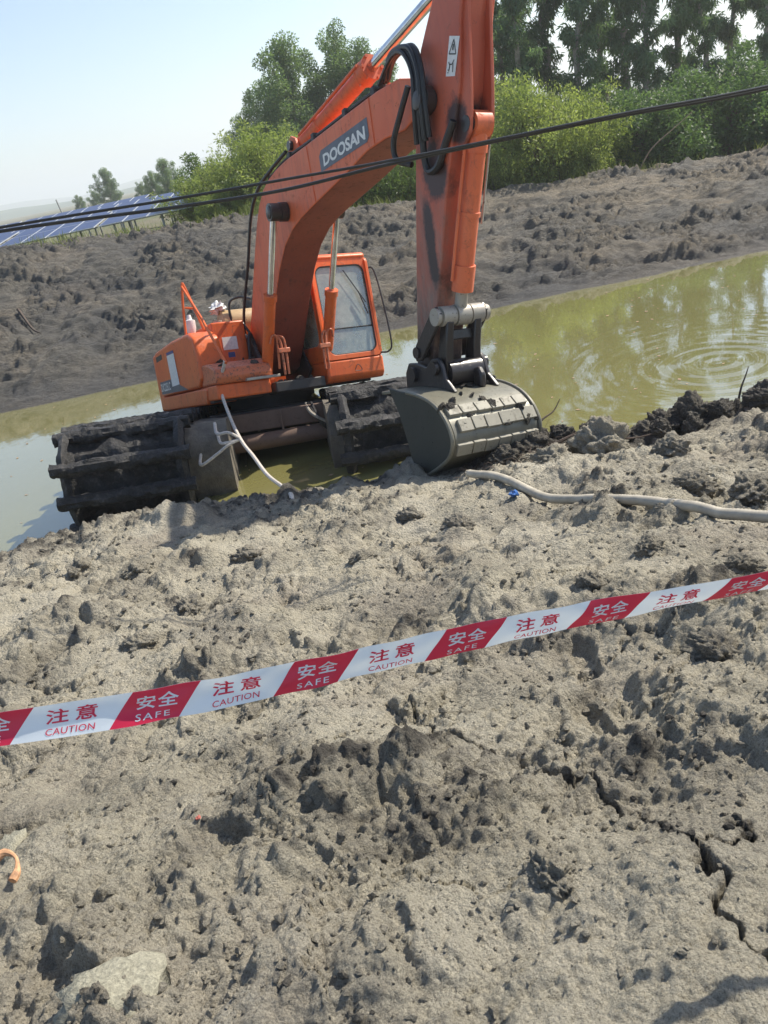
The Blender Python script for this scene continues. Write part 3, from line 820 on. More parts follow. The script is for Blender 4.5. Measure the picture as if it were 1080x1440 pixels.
# --- revolving deck
deck = MB().box((-2.2, -1.34, -0.02), (1.25, 1.34, 0.12)).build('deck', 'dark_frame', EX, 0.02)
MB().prism([(0.0, 0.12), (0.95, 0.12), (1.15, 0.3), (0.75, 0.8), (0.35, 1.02), (0.0, 0.9)], -0.42, -0.36).build('boom_bracket', 'dark_frame', EX, 0.01)
MB().prism([(0.0, 0.12), (0.95, 0.12), (1.15, 0.3), (0.75, 0.8), (0.35, 1.02), (0.0, 0.9)], 0.33, 0.37).build('boom_bracket', 'dark_frame', EX, 0.01)
MB().box((0.95, -0.46, 0.0), (1.62, 0.36, 0.16)).build('front_apron', 'dark_frame', EX, 0.02)

# --- counterweight and engine housing
cw = MB()
def rounded_plan(x0, x1, y, r, z0, z1):
    pts = [(x1, -y), (x0 + r, -y)] + [(x0 + r - r * math.sin(a), -y + r - r * math.cos(a)) for a in np.linspace(0.2, math.pi / 2, 7)]
    pts += [(px, -py) for px, py in reversed(pts)]
    n = len(pts)
    return MB().add([(px, py, z0) for px, py in pts] + [(px, py, z1) for px, py in pts],
                    [tuple(range(n)), tuple(reversed(range(n, 2 * n)))] + [(i, (i + 1) % n, (i + 1) % n + n, i + n) for i in range(n)])
cwo = rounded_plan(-2.75, -1.92, 1.37, 0.55, -0.04, 1.02).build('counterweight', 'orange_paint', EX, 0.05, seg=3)
MB().box((-1.92, -0.5, 0.12), (-0.35, 1.33, 1.02)).build('engine_hood', 'orange_paint', EX, 0.06, seg=3)
MB().box((-2.35, -0.95, 1.0), (-1.35, -0.35, 1.16)).build('air_intake', 'dark_frame', EX, 0.03)
# right-hand side housing with its lower skirt
sp = MB().prism([(-1.93, 0.24), (0.78, 0.24), (0.98, 0.36), (0.98, 0.74), (0.86, 1.0), (0.6, 1.10), (-0.6, 1.10), (-1.93, 1.04)], -1.40, -0.98).build('side_panel', 'orange_paint', EX, 0.05, seg=4)
MB().prism([(-1.93, -0.03), (1.02, -0.03), (1.1, 0.2), (0.98, 0.225), (-1.93, 0.225)], -1.38, -0.9).build('side_skirt', 'orange_paint', EX, 0.03, seg=3)
# fuel tank block beside the boom
ft = MB().box((-0.35, -1.0, 0.2), (0.62, -0.46, 1.22)).build('fuel_tank', 'orange_paint', EX, 0.025)
MB().add([(0.626, -0.86, 0.78), (0.626, -0.62, 0.78), (0.626, -0.62, 0.98), (0.626, -0.86, 0.98)], [(0, 1, 2, 3)]).build('sticker', 'decal_white', ft, smooth=False)
MB().add([(0.627, -0.80, 0.66), (0.627, -0.69, 0.66), (0.627, -0.69, 0.74), (0.627, -0.80, 0.74)], [(0, 1, 2, 3)]).build('sticker', 'decal_blue', ft, smooth=False)
MB().cyl((0.35, -0.8, 1.22), (0.35, -0.8, 1.27), 0.07).build('filler_cap', 'pin_steel', ft)
# tool box with anti-slip step
tb = MB().prism([(0.62, 0.24), (1.62, 0.24), (1.68, 0.34), (1.62, 0.46), (1.3, 0.56), (0.62, 0.58)], -1.36, -0.50).build('tool_box', 'step_paint', EX, 0.035, seg=3)
MB().box((0.7, -1.36, 0.02), (1.58, -0.52, 0.235)).build('tool_box_base', 'orange_paint', EX, 0.02)
MB().box((1.60, -0.92, 0.235), (1.72, -0.40, 0.275)).build('step_plate', 'pin_steel', EX, 0.006)
# decals on the side panel
YS = -1.404
def side_quad(name, pts, mat, y=YS, parent=sp):
    return MB().add([(x, y, z) for x, z in pts], [tuple(range(len(pts)))]).build(name, mat, parent, smooth=False)
side_quad('decal_stripe', [(-0.95, 0.37), (-0.40, 0.38), (-0.43, 0.90), (-0.96, 0.90)], 'decal_white', YS - 0.003)
side_quad('decal_stripe', [(-0.96, 0.905), (-0.43, 0.905), (-0.44, 0.95), (-0.96, 0.95)], 'decal_blue', YS - 0.003)
side_quad('decal_band', [(-1.88, 0.28), (0.1, 0.26), (-0.35, 0.36), (-0.98, 0.50), (-1.88, 0.50)], 'decal_grey', YS)
def place_text(body, mat, origin, ux, uz, size, parent, name='lettering', off=0.0, spacing=1.0, shear=0.0, nrm=None, stretch=1.0):
    me, co = text_mesh(body, size, off, spacing, 0.0, shear)
    o_ = np.array(origin, float); ux = np.array(ux, float); uz = np.array(uz, float)
    c2 = o_ + co[:, :1] * stretch * ux + co[:, 1:2] * uz
    me.vertices.foreach_set('co', c2.astype(np.float32).ravel()); me.update()
    me.materials.clear(); me.materials.append(MATS[mat])
    return link(name, me, parent)
place_text('DX225LC', 'decal_white', (-1.86, YS - 0.006, 0.33), (1, 0, 0), (0, 0, 1), 0.19, sp, 'lettering', 0.004, 1.0, 0.1)
side_quad('louvre', [(-1.85, 0.86), (-1.35, 0.88), (-1.35, 0.97), (-1.85, 0.95)], 'dark_frame', YS)
# hand rail and lamp on the side housing
hr = MB().tube(smooth_path([(0.30, -1.33, 1.08), (0.3, -1.30, 1.5), (0.3, -1.25, 1.86), (0.30, -1.22, 1.84), (0.34, -1.12, 1.45), (0.36, -1.03, 1.08)], 7), 0.022, 8).build('hand_rail', 'orange_paint', EX)
MB().tube([(0.31, -1.27, 1.52), (0.34, -1.15, 1.5)], 0.018, 8).build('rail_brace', 'orange_paint', hr)
MB().tube([(0.3, -1.26, 1.85), (1.05, -1.24, 1.24), (1.80, -1.22, 0.52)], 0.02, 8).build('rail_stay', 'orange_paint', hr)
MB().lathe((0.18, -1.2, 1.12), (0.18, -1.2, 1.42), [(0, 0.06), (0.3, 0.085), (0.7, 0.085), (0.75, 0.045), (1, 0.03)], 16).build('work_lamp', 'lamp_glass', EX)
# tan drum behind the boom foot
dr = MB().lathe((-0.75, -0.42, 1.32), (-0.75, 0.62, 1.32), [(0, 0.20), (0.015, 0.225), (0.03, 0.23), (0.97, 0.23), (0.985, 0.225), (1, 0.2)], 32).build('air_drum', 'tan_drum', EX)
MB().box((-0.9, -0.3, 1.02), (-0.6, -0.22, 1.14)).build('drum_saddle', 'dark_frame', dr)
MB().box((-0.9, 0.4, 1.02), (-0.6, 0.48, 1.14)).build('drum_saddle', 'dark_frame', dr)
MB().tube(smooth_path([(-0.55, -0.28, 1.2), (-0.52, -0.28, 1.62), (-0.5, -0.1, 1.72), (-0.3, 0.05, 1.65)], 8), 0.022, 8).build('hydraulic_hose', 'black_hose', EX)
MB().tube(smooth_path([(0.50, -0.45, 1.2), (0.66, -0.38, 0.95), (0.72, -0.36, 0.75), (0.7, -0.34, 0.3)], 8), 0.022, 8).build('hydraulic_hose', 'black_hose', EX)
MB().tube(smooth_path([(0.75, -0.5, 0.55), (0.74, -0.46, 0.9), (0.70, -0.40, 0.95), (0.68, -0.35, 0.5)], 8), 0.028, 8).build('hydraulic_hose', 'black_hose', EX)

# --- cab
CY0, CY1 = 0.40, 1.40
def cab_front_x(z): return 1.66 - 0.12 * max(0, (z - 0.36)) / 1.5 if z > 0.36 else 1.66
cabo = MB().prism([(0.02, 0.02), (1.60, 0.02), (1.66, 0.10), (1.66, 0.36), (0.02, 0.36)], CY0, CY1).build('cab', 'orange_paint', EX, 0.035, seg=3)
def cab_front_pt(y, z, d=0.0): return (cab_front_x(z) + d, y, z)
def ring_panel(outer, inner, fmap, thick, name, mat, parent):
    """plate with a rounded window hole; outer and inner have the same number of points"""
    n = len(outer); mb = MB()
    vs = [fmap(a, b_, 0) for a, b_ in outer] + [fmap(a, b_, 0) for a, b_ in inner] + [fmap(a, b_, -thick) for a, b_ in outer] + [fmap(a, b_, -thick) for a, b_ in inner]
    fs = []
    for i in range(n):
        j = (i + 1) % n
        fs += [(i, j, n + j, n + i), (2 * n + i, 3 * n + i, 3 * n + j, 2 * n + j), (i, 2 * n + i, 2 * n + j, j), (n + i, n + j, 3 * n + j, 3 * n + i)]
    mb.add(vs, fs)
    return mb.build(name, mat, parent, 0.008)
K = 6
ff = ring_panel(rrect(CY0, CY1, 0.365, 1.92, 0.09, K), rrect(CY0 + 0.085, CY1 - 0.075, 0.44, 1.80, 0.13, K), lambda y, z, d: (cab_front_x(z) + d, y, z), 0.07, 'front_frame', 'orange_paint', cabo)
def pane(name, pts, fmap, d, parent, mat='cab_glass'):
    n = len(pts)
    mb = MB().add([fmap(a, b_, d) for a, b_ in pts] + [fmap(a, b_, d - 0.008) for a, b_ in pts], [tuple(range(n)), tuple(reversed(range(n, 2 * n)))] + [(i, i + n, (i + 1) % n + n, (i + 1) % n) for i in range(n)])
    return mb.build(name, mat, parent, smooth=False)
ffm = lambda y, z, d: (cab_front_x(z) + d, y, z)
pane('window_pane', rrect(CY0 + 0.075, CY1 - 0.065, 0.845, 1.81, 0.06, K), ffm, -0.03, ff)
pane('window_pane', rrect(CY0 + 0.075, CY1 - 0.065, 0.43, 0.835, 0.06, K), ffm, -0.026, ff)
MB().tube([ffm(CY0 + 0.08, 0.84, -0.02), ffm(CY1 - 0.07, 0.84, -0.02)], 0.011, 8).build('window_divider', 'seal_rubber', ff)
MB().tube([ffm(a, b_, -0.012) for a, b_ in rrect(CY0 + 0.088, CY1 - 0.078, 0.443, 1.797, 0.13, K)] + [ffm(*rrect(CY0 + 0.088, CY1 - 0.078, 0.443, 1.797, 0.13, K)[0], -0.012)], 0.011, 6).build('window_seal', 'seal_rubber', ff)
wp = MB().tube([ffm(CY1 - 0.14, 1.02, 0.02), ffm(CY1 - 0.25, 1.38, 0.03)], 0.010, 6).build('wiper_arm', 'seal_rubber', ff)
MB().add([ffm(CY1 - 0.155, 1.20, 0.012), ffm(CY1 - 0.13, 1.20, 0.012), ffm(CY1 - 0.43, 1.72, 0.012), ffm(CY1 - 0.455, 1.72, 0.012)], [(0, 1, 2, 3)]).build('wiper_blade', 'seal_rubber', wp)
rsf = lambda x, z, d: (x, CY0 - d, z)
for nm, yy_, sg in (('side_frame', CY0, 1), ('side_frame', CY1, -1)):
    fm = (lambda x, z, d, yy_=yy_, sg=sg: (x, yy_ - sg * d, z))
    xo = rrect(0.02, 1.575, 0.36, 1.90, 0.09, K)
    xo = [(x + (0.09 * (1 - (z - 0.36) / 1.54) if x > 0.8 else 0) - 0.005, z) for x, z in xo]
    xi = rrect(0.16, 1.45, 0.62 if sg > 0 else 0.5, 1.78, 0.13, K)
    xi = [(x + (0.09 * (1 - (z - 0.36) / 1.54) if x > 0.8 else 0) - 0.005, z) for x, z in xi]
    sf = ring_panel(xo, xi, fm, 0.05, nm, 'orange_paint', cabo)
    pane('window_pane', [(x, z) for x, z in xi], fm, -0.025, sf)
rearf = lambda y, z, d: (0.03 - d, y, z)
rf = ring_panel(rrect(CY0 + 0.03, CY1 - 0.03, 0.365, 1.90, 0.06, K), rrect(CY0 + 0.14, CY1 - 0.14, 0.95, 1.78, 0.1, K), rearf, 0.05, 'rear_frame', 'orange_paint', cabo)
pane('window_pane', rrect(CY0 + 0.13, CY1 - 0.13, 0.94, 1.79, 0.1, K), rearf, -0.02, rf)
MB().prism([(-0.02, 1.88), (1.50, 1.88), (1.57, 1.92), (1.50, 1.99), (0.0, 1.99)], CY0 + 0.01, CY1 - 0.01).build('roof', 'orange_paint', cabo, 0.045, seg=4)
st = MB().box((0.35, 0.66, 0.40), (0.85, 1.12, 0.78)).build('seat', 'seat_cloth', cabo, 0.05)
MB().box((0.26, 0.66, 0.78), (0.42, 1.12, 1.50)).build('seat_back', 'seat_cloth', st, 0.05)
MB().tube([(1.25, 0.60, 0.36), (1.12, 0.60, 0.95)], 0.018, 8).build('control_lever', 'seal_rubber', cabo)
MB().tube([(1.25, 1.12, 0.36), (1.12, 1.12, 0.95)], 0.018, 8).build('control_lever', 'seal_rubber', cabo)
MB().tube(smooth_path([(1.50, 1.38, 1.72), (1.55, 1.50, 1.70), (1.68, 1.52, 1.2), (1.78, 1.52, 0.55), (1.76, 1.46, 0.40), (1.64, 1.37, 0.40)], 8), 0.014, 8).build('grab_rail', 'black_hose', cabo)
MB().tube(smooth_path([(1.685, 0.86, 0.18), (1.69, 0.92, 0.26), (1.69, 0.98, 0.17), (1.685, 0.86, 0.16)], 5), 0.006, 6).build('badge', 'dark_frame', cabo)

# --- boom
BOOM = [(0.02, 0.42), (0.02, 0.62), (0.14, 0.80), (0.6, 1.40), (1.03, 1.98), (1.45, 2.50), (1.66, 2.70), (1.9, 2.84), (2.15, 2.91), (2.5, 2.95), (2.9, 2.955), (3.58, 2.92), (4.62, 2.88), (5.48, 2.84), (5.9, 2.79), (6.14, 2.70), (6.24, 2.52), (6.16, 2.36), (5.9, 2.31),
        (5.5, 2.36), (5.1, 2.37), (4.4, 2.29), (3.6, 2.22), (3.1, 2.17), (2.75, 2.10), (2.4, 1.96), (2.05, 1.70), (1.7, 1.33), (1.2, 0.72), (0.85, 0.36), (0.5, 0.26), (0.15, 0.28)]
BW = 0.28
boom = MB().prism(BOOM, -BW, BW).build('boom', 'boom_paint', EX, 0.018)
boom.data.materials.append(MATS['boom_shade_grime'])
for p_ in boom.data.polygons:                # underside darkened: its shade and thrown mud put into the colour
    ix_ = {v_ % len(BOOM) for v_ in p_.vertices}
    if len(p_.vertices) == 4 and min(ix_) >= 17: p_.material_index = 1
MB().cyl((0.35, -0.5, 0.62), (0.35, 0.45, 0.62), 0.11).build('foot_pin', 'grease_steel', boom)
MB().lathe((2.66, -0.56, 2.36), (2.66, 0.56, 2.36), [(0, 0.06), (0.01, 0.085), (0.14, 0.085), (0.15, 0.125), (0.24, 0.125), (0.25, 0.10), (0.75, 0.10), (0.76, 0.125), (0.85, 0.125), (0.86, 0.085), (0.99, 0.085), (1, 0.06)], 24).build('cylinder_pin', 'grease_steel', boom)
# weld seams across the side plates
for s in (-1, 1):
    for (x, z0, z1, lean) in ((5.28, 2.39, 2.84, 0.0), (3.62, 2.24, 2.90, -0.03)):
        MB().tube([(x + lean, s * (BW + 0.002), z1), (x, s * (BW + 0.002), z0)], 0.008, 6).build('weld_seam', 'boom_paint', boom)
# name plate on the boom side
yb_ = -BW - 0.004
MB().add([(3.91, yb_, 2.505), (5.13, yb_, 2.455), (5.19, yb_, 2.50), (5.19, yb_, 2.685), (3.98, yb_, 2.73), (3.91, yb_, 2.68)], [(0, 1, 2, 3, 4, 5)]).build('name_panel', 'decal_grey', boom, smooth=False)
me_, co_ = text_mesh('DOOSAN', 1.0, 0.035, 0.98, 0.0, 0.0)
w_ = co_[:, 0].max() - co_[:, 0].min(); h_ = co_[:, 1].max() - co_[:, 1].min()
bpy.data.meshes.remove(me_)
lt = place_text('DOOSAN', 'decal_white', (4.0 - 0.0, yb_ - 0.003, 2.545), (1.10 / w_, 0, -0.046 / w_), (0.01 / h_, 0, 0.135 / h_), 1.0, boom, 'lettering', 0.035, 0.98)
# pipes along the top of the boom
for k, yo in enumerate((-0.19, -0.12)):
    top = [(0.55, 1.40), (1.03, 2.03), (1.45, 2.555), (1.68, 2.76), (1.9, 2.90), (2.15, 2.97), (2.5, 3.01), (2.9, 3.015), (3.58, 2.98), (4.62, 2.94), (5.48, 2.90)]
    MB().tube(smooth_path([(x, yo, z) for x, z in top], 5), 0.022, 8).build('boom_pipe', 'dark_frame' if k == 0 else 'boom_paint', boom)
for x, z in ((1.2, 2.26), (2.1, 2.98), (2.9, 3.03), (3.7, 3.0), (4.6, 2.96), (5.3, 2.93)):
    MB().box((x - 0.04, -0.24, z - 0.09), (x + 0.04, -0.08, z + 0.015)).build('pipe_clamp', 'dark_frame', boom, 0.008)
MB().tube(smooth_path([(0.15, -0.33, 0.85), (0.42, -0.36, 1.35), (0.9, -0.33, 2.0), (1.35, -0.32, 2.60), (1.75, -0.3, 2.88), (2.2, -0.26, 3.0), (2.75, -0.2, 3.1)], 8), 0.024, 8).build('hydraulic_hose', 'black_hose', boom)
# hose loops over the boom nose to the stick
for k in range(5):
    yo = -0.33 + 0.022 * (k % 3); r_ = 0.05 * k
    pts = [(5.42 + 0.04 * k, yo + 0.12, 2.92), (5.85, yo + 0.04, 3.0 + 0.03 * (k % 2)), (6.12 + 0.035 * k, yo, 2.93), (6.26 + 0.03 * k, yo - 0.01, 2.70), (6.2 + 0.04 * k, yo, 2.40), (6.10 + 0.05 * k, yo + 0.04, 2.12)]
    MB().tube(smooth_path(pts, 8), 0.026, 8).build('hydraulic_hose', 'black_hose', boom)
MB().tube(smooth_path([(6.16, -0.34, 2.62), (5.98, -0.36, 2.42), (5.80, -0.36, 2.24), (5.78, -0.34, 2.08), (5.95, -0.28, 1.98)], 8), 0.03, 8).build('hydraulic_hose', 'black_hose', boom)
MB().tube(smooth_path([(6.28, -0.28, 2.5), (6.15, -0.25, 2.1), (6.12, -0.215, 1.88), (6.3, -0.215, 1.86), (6.48, -0.215, 2.02), (6.62, -0.2, 2.16)], 8), 0.035, 8).build('hydraulic_hose', 'black_hose', boom)

# --- boom cylinders
for s in (-1, 1):
    y0_, y1_ = s * 0.50, s * 0.47
    a = Vector((1.36, y0_, 0.22)); c_ = Vector((2.66, y1_, 2.36)); mid = a.lerp(c_, 0.54)
    bc = MB().lathe(a, mid, [(0, 0.06), (0.02, 0.085), (0.93, 0.085), (0.935, 0.1), (1.0, 0.1), (1.0, 0.06)], 20).build('boom_cylinder', 'orange_paint', EX)
    MB().cyl(mid, c_, 0.045, 18).build('piston_rod', 'chrome', bc)
    MB().cyl((1.36, y0_ - 0.09, 0.22), (1.36, y0_ + 0.09, 0.22), 0.11).build('cylinder_eye', 'orange_paint', bc)
    MB().cyl((2.66, y1_ - 0.07, 2.36), (2.66, y1_ + 0.07, 2.36), 0.115).build('rod_eye', 'grease_steel', bc)
    q = a.lerp(c_, 0.27)
    for k, (dx, wd) in enumerate(((0.10, 0.10), (0.16, 0.0))):
        pts = [q + Vector((0.07, -s * 0.05, 0.02)), q + Vector((0.12 + 0.02 * k, -s * (0.10 + 0.05 * k), 0.0)), q + Vector((0.14, -s * (0.13 + 0.06 * k), -0.12)), q + Vector((0.12, -s * (0.13 + 0.06 * k), -0.55))]
        MB().tube(smooth_path(pts, 6), 0.018, 8).build('cylinder_pipe', 'step_paint', bc)
    q2 = q + Vector((0.13, -s * 0.16, -0.2))
    MB().box(q2 - Vector((0.04, 0.09, 0.035)), q2 + Vector((0.04, 0.09, 0.035))).build('pipe_block', 'step_paint', bc, 0.01)
    MB().tube(smooth_path([q + Vector((0.09, s * 0.02, -0.08)), q + Vector((0.14, -s * 0.01, 0.02)), q + Vector((0.14, -s * 0.07, 0.02)), q + Vector((0.10, -s * 0.09, -0.1)), q + Vector((0.02, -s * 0.09, -0.45))], 6), 0.016, 8).build('cylinder_pipe', 'step_paint', bc)

# --- stick
pv = (6.28, 2.45)
STK = [(5.34, -0.02), (5.45, 0.4), (5.57, 0.9), (5.735, 1.55), (5.86, 2.02), (5.94, 2.32), (6.04, 2.66), (6.2, 2.93), (6.46, 3.2), (6.7, 3.45), (6.88, 3.56), (7.02, 3.52), (7.06, 3.38), (6.98, 3.2), (6.86, 2.9), (6.82, 2.7), (6.74, 2.42), (6.6, 2.14), (6.42, 1.80), (6.30, 1.55), (6.19, 1.26), (6.0, 0.82), (5.80, 0.35), (5.68, -0.02), (5.62, -0.16), (5.5, -0.22), (5.38, -0.15)]
SW = 0.18
stick = MB().prism(STK, -SW, SW).build('stick', 'stick_paint', EX, 0.015)
MB().lathe((pv[0], -0.36, pv[1]), (pv[0], 0.36, pv[1]), [(0, 0.05), (0.01, 0.08), (0.08, 0.08), (0.085, 0.13), (0.2, 0.13), (0.21, 0.1), (0.79, 0.1), (0.8, 0.13), (0.92, 0.13), (0.925, 0.08), (1, 0.05)], 24).build('stick_pin', 'grease_steel', stick)
for y0_, y1_ in ((-0.145, -0.11), (0.085, 0.12)):
    MB().prism([(6.40, 1.95), (6.66, 1.94), (6.77, 2.02), (6.81, 2.14), (6.86, 2.4), (6.91, 2.75), (6.97, 3.1), (7.08, 3.35), (6.98, 3.3), (6.80, 2.9), (6.66, 2.4)], y0_, y1_).build('cylinder_bracket', 'stick_paint', stick, 0.008)
MB().cyl((6.94, -0.24, 3.42), (6.94, 0.24, 3.42), 0.09).build('rear_pin', 'grease_steel', stick)
ys2 = -SW - 0.004
stq = MB().add([(6.56, ys2, 2.555), (6.70, ys2, 2.505), (6.84, ys2, 2.775), (6.69, ys2, 2.84)], [(0, 1, 2, 3)]).build('warning_sticker', 'decal_white', stick, smooth=False)
def stk(u, v):   # u across, v up the sticker
    a = Vector((6.56, ys2 - 0.003, 2.555)); b_ = Vector((6.70, ys2 - 0.003, 2.505)); c_ = Vector((6.84, ys2 - 0.003, 2.775)); d_ = Vector((6.69, ys2 - 0.003, 2.84))
    return (a.lerp(b_, u)).lerp(d_.lerp(c_, u), v)
def sticker_stroke(pts, w, mat='decal_ink'):
    mb = MB()
    for (u0, v0), (u1, v1) in zip(pts[:-1], pts[1:]):
        du, dv = u1 - u0, (v1 - v0) * 2.1; l_ = math.hypot(du, dv) or 1; nu, nv = -dv / l_ * w, du / l_ * w / 2.1
        mb.add([stk(u0 - nu, v0 - nv), stk(u1 - nu, v1 - nv), stk(u1 + nu, v1 + nv), stk(u0 + nu, v0 + nv)], [(0, 1, 2, 3)])
    return mb.build('warning_symbol', mat, stq, smooth=False)
sticker_stroke([(0.15, 0.56), (0.85, 0.56), (0.5, 0.92), (0.15, 0.56)], 0.035)
sticker_stroke([(0.5, 0.65), (0.5, 0.80)], 0.06)
sticker_stroke([(0.2, 0.36), (0.3, 0.30), (0.55, 0.30), (0.75, 0.42)], 0.03)
sticker_stroke([(0.35, 0.30), (0.3, 0.12)], 0.04)
sticker_stroke([(0.65, 0.34), (0.72, 0.1)], 0.04)
sticker_stroke([(0.15, 0.16), (0.32, 0.16)], 0.02)
sticker_stroke([(0.15, 0.09), (0.32, 0.09)], 0.02)

# --- arm cylinder on top of the boom
a = Vector((2.86, 0, 3.14)); c_ = Vector((6.94, 0, 3.42)); mid = a.lerp(c_, 0.515)
ac = MB().lathe(a, mid, [(0, 0.07), (0.015, 0.11), (0.05, 0.11), (0.06, 0.098), (0.30, 0.098), (0.305, 0.112), (0.33, 0.112), (0.335, 0.098), (0.9, 0.098), (0.905, 0.13), (1.0, 0.13), (1.0, 0.07)], 24).build('arm_cylinder', 'boom_paint', EX)
MB().cyl(mid, c_, 0.06, 20).build('piston_rod', 'chrome', ac)
MB().prism([(2.62, 2.93), (3.1, 2.93), (2.98, 3.2), (2.86, 3.26), (2.74, 3.2)], -0.15, -0.11).build('cylinder_lug', 'boom_paint', ac, 0.008)
MB().prism([(2.62, 2.93), (3.1, 2.93), (2.98, 3.2), (2.86, 3.26), (2.74, 3.2)], 0.11, 0.15).build('cylinder_lug', 'boom_paint', ac, 0.008)
MB().cyl((2.86, -0.2, 3.14), (2.86, 0.2, 3.14), 0.06).build('cylinder_pin', 'grease_steel', ac)
MB().tube([a.lerp(c_, 0.05) + Vector((0, -0.12, 0.05)), a.lerp(c_, 0.49) + Vector((0, -0.13, 0.05))], 0.018, 8).build('cylinder_pipe', 'boom_paint', ac)
MB().cyl((6.94, -0.11, 3.42), (6.94, 0.11, 3.42), 0.13).build('rod_eye', 'boom_paint', ac)
for t in (0.468, 0.512):
    p = a.lerp(c_, t)
    for an in range(0, 360, 60):
        d = Vector((0, math.cos(math.radians(an)), math.sin(math.radians(an)))) * 0.118
        MB().cyl(p + d - Vector((0.02, 0, 0)), p + d + Vector((0.03, 0, 0)), 0.02, 6).build('gland_bolt', 'boom_paint', ac)

# --- bucket cylinder and link
a = Vector((6.72, 0, 2.10)); c_ = Vector((6.04, 0, 0.50)); mid = a.lerp(c_, 0.86)
bk = MB().lathe(a, mid, [(0, 0.06), (0.01, 0.092), (0.11, 0.092), (0.112, 0.104), (0.155, 0.104), (0.157, 0.092), (0.5, 0.092), (0.502, 0.102), (0.53, 0.102), (0.532, 0.092), (0.83, 0.092), (0.832, 0.110), (1.0, 0.110), (1.0, 0.06)], 24).build('bucket_cylinder', 'boom_paint', EX)
MB().cyl(mid, c_, 0.065, 18).build('piston_rod', 'pin_steel', bk)
MB().tube([a.lerp(c_, 0.12) + Vector((0, -0.13, 0)), a.lerp(c_, 0.80) + Vector((0, -0.135, 0))], 0.016, 8).build('cylinder_pipe', 'boom_paint', bk)
MB().tube([a.lerp(c_, 0.08) + Vector((0.02, 0.13, 0)), a.lerp(c_, 0.5) + Vector((0.02, 0.14, 0))], 0.012, 8).build('cylinder_pipe', 'pin_steel', bk)
MB().cyl((6.72, -0.15, 2.10), (6.72, 0.125, 2.10), 0.07).build('cylinder_pin', 'grease_steel', bk)
MB().cyl((6.72, -0.09, 2.10), (6.72, 0.09, 2.10), 0.115).build('cylinder_eye', 'boom_paint', bk)
lkg = MB().lathe((6.04, -0.31, 0.50), (6.04, 0.33, 0.50), [(0, 0.05), (0.0, 0.088), (0.06, 0.088), (0.062, 0.07), (0.10, 0.07), (0.102, 0.1), (0.34, 0.1), (0.342, 0.085), (0.37, 0.085), (0.372, 0.105), (0.62, 0.105), (0.622, 0.085), (0.65, 0.085), (0.652, 0.1), (0.88, 0.1), (0.882, 0.07), (0.92, 0.07), (0.922, 0.088), (1, 0.08)], 24).build('link_pin', 'pin_steel', EX)
for y0_, y1_ in ((-0.215, -0.125), (0.125, 0.215)):
    MB().prism([(5.98, 0.42), (6.12, 0.44), (6.05, 0.2), (6.00, -0.05), (5.90, -0.12), (5.80, -0.06), (5.86, 0.12)], y0_, y1_).build('bucket_link', 'grease_steel', lkg, 0.015)
MB().box((5.93, -0.13, 0.26), (6.03, 0.13, 0.36)).build('link_web', 'grease_steel', lkg, 0.01)
for y0_, y1_ in ((-0.30, -0.262), (0.262, 0.30)):
    MB().prism([(5.96, 0.56), (6.06, 0.60), (6.13, 0.52), (6.09, 0.44), (5.66, 0.10), (5.56, 0.10), (5.52, 0.2), (5.60, 0.28)], y0_, y1_).build('guide_link', 'grease_steel', lkg, 0.01)
MB().cyl((5.60, -0.32, 0.19), (5.60, 0.32, 0.19), 0.06).build('guide_pin', 'grease_steel', lkg)

# --- bucket
BY0, BY1 = -0.62, 0.37
SH = smooth_path([(5.28, -0.16, 0), (5.62, -0.17, 0), (5.95, -0.21, 0), (6.2, -0.27, 0), (6.40, -0.36, 0), (6.55, -0.50, 0), (6.62, -0.68, 0), (6.55, -0.83, 0), (6.38, -0.93, 0), (6.15, -1.02, 0), (5.90, -1.10, 0)], 4)
SH = [(p.x, p.y) for p in SH]
def off(prof, d):
    o_ = []
    for i, p in enumerate(prof):
        q0 = prof[max(i - 1, 0)]; q1 = prof[min(i + 1, len(prof) - 1)]
        tx, tz = q1[0] - q0[0], q1[1] - q0[1]; l_ = math.hypot(tx, tz)
        o_.append((p[0] + tz / l_ * d, p[1] - tx / l_ * d))
    return o_
inner = off(SH, 0.03)
bkt = empty('bucket'); bkt.parent = EX
MB().prism(SH + list(reversed(inner)), BY0, BY1).build('bucket_shell', 'bucket_steel', bkt, 0.006)
side_prof = [(5.50, -0.13), (5.62, -0.155)] + [p for p in SH if p[0] > 5.7] + [(5.84, -1.06), (5.76, -0.72), (5.66, -0.42)]
MB().prism([(p[0] - 0.003, p[1]) for p in side_prof], BY0 - 0.028, BY0 + 0.002).build('side_plate', 'bucket_side_shade', bkt, 0.006)
MB().prism([(p[0] - 0.003, p[1]) for p in side_prof], BY1 - 0.002, BY1 + 0.028).build('side_plate', 'bucket_side_shade', bkt, 0.006)
rim = [(p[0], BY0 - 0.03, p[1]) for p in SH if p[0] > 5.8]
MB().tube(rim, 0.02, 8).build('shell_rim', 'bucket_steel', bkt)
MB().tube([(x, BY1 + 0.03, z) for x, _, z in rim], 0.02, 8).build('shell_rim', 'bucket_steel', bkt)
MB().prism([(5.55, -0.10), (5.95, -0.16), (5.95, -0.24), (5.75, -0.55), (5.62, -0.40)], BY1 + 0.028, BY1 + 0.05).build('side_cutter', 'bucket_side_shade', bkt, 0.006)
for k in range(5):
    yk = BY0 + 0.06 + k * (BY1 - BY0 - 0.12) / 4
    MB().prism([(5.98, -1.08), (5.90, -1.13), (5.66, -1.22), (5.72, -1.14), (5.86, -1.05)], yk - 0.05, yk + 0.05).build('tooth', 'grease_steel', bkt, 0.008)
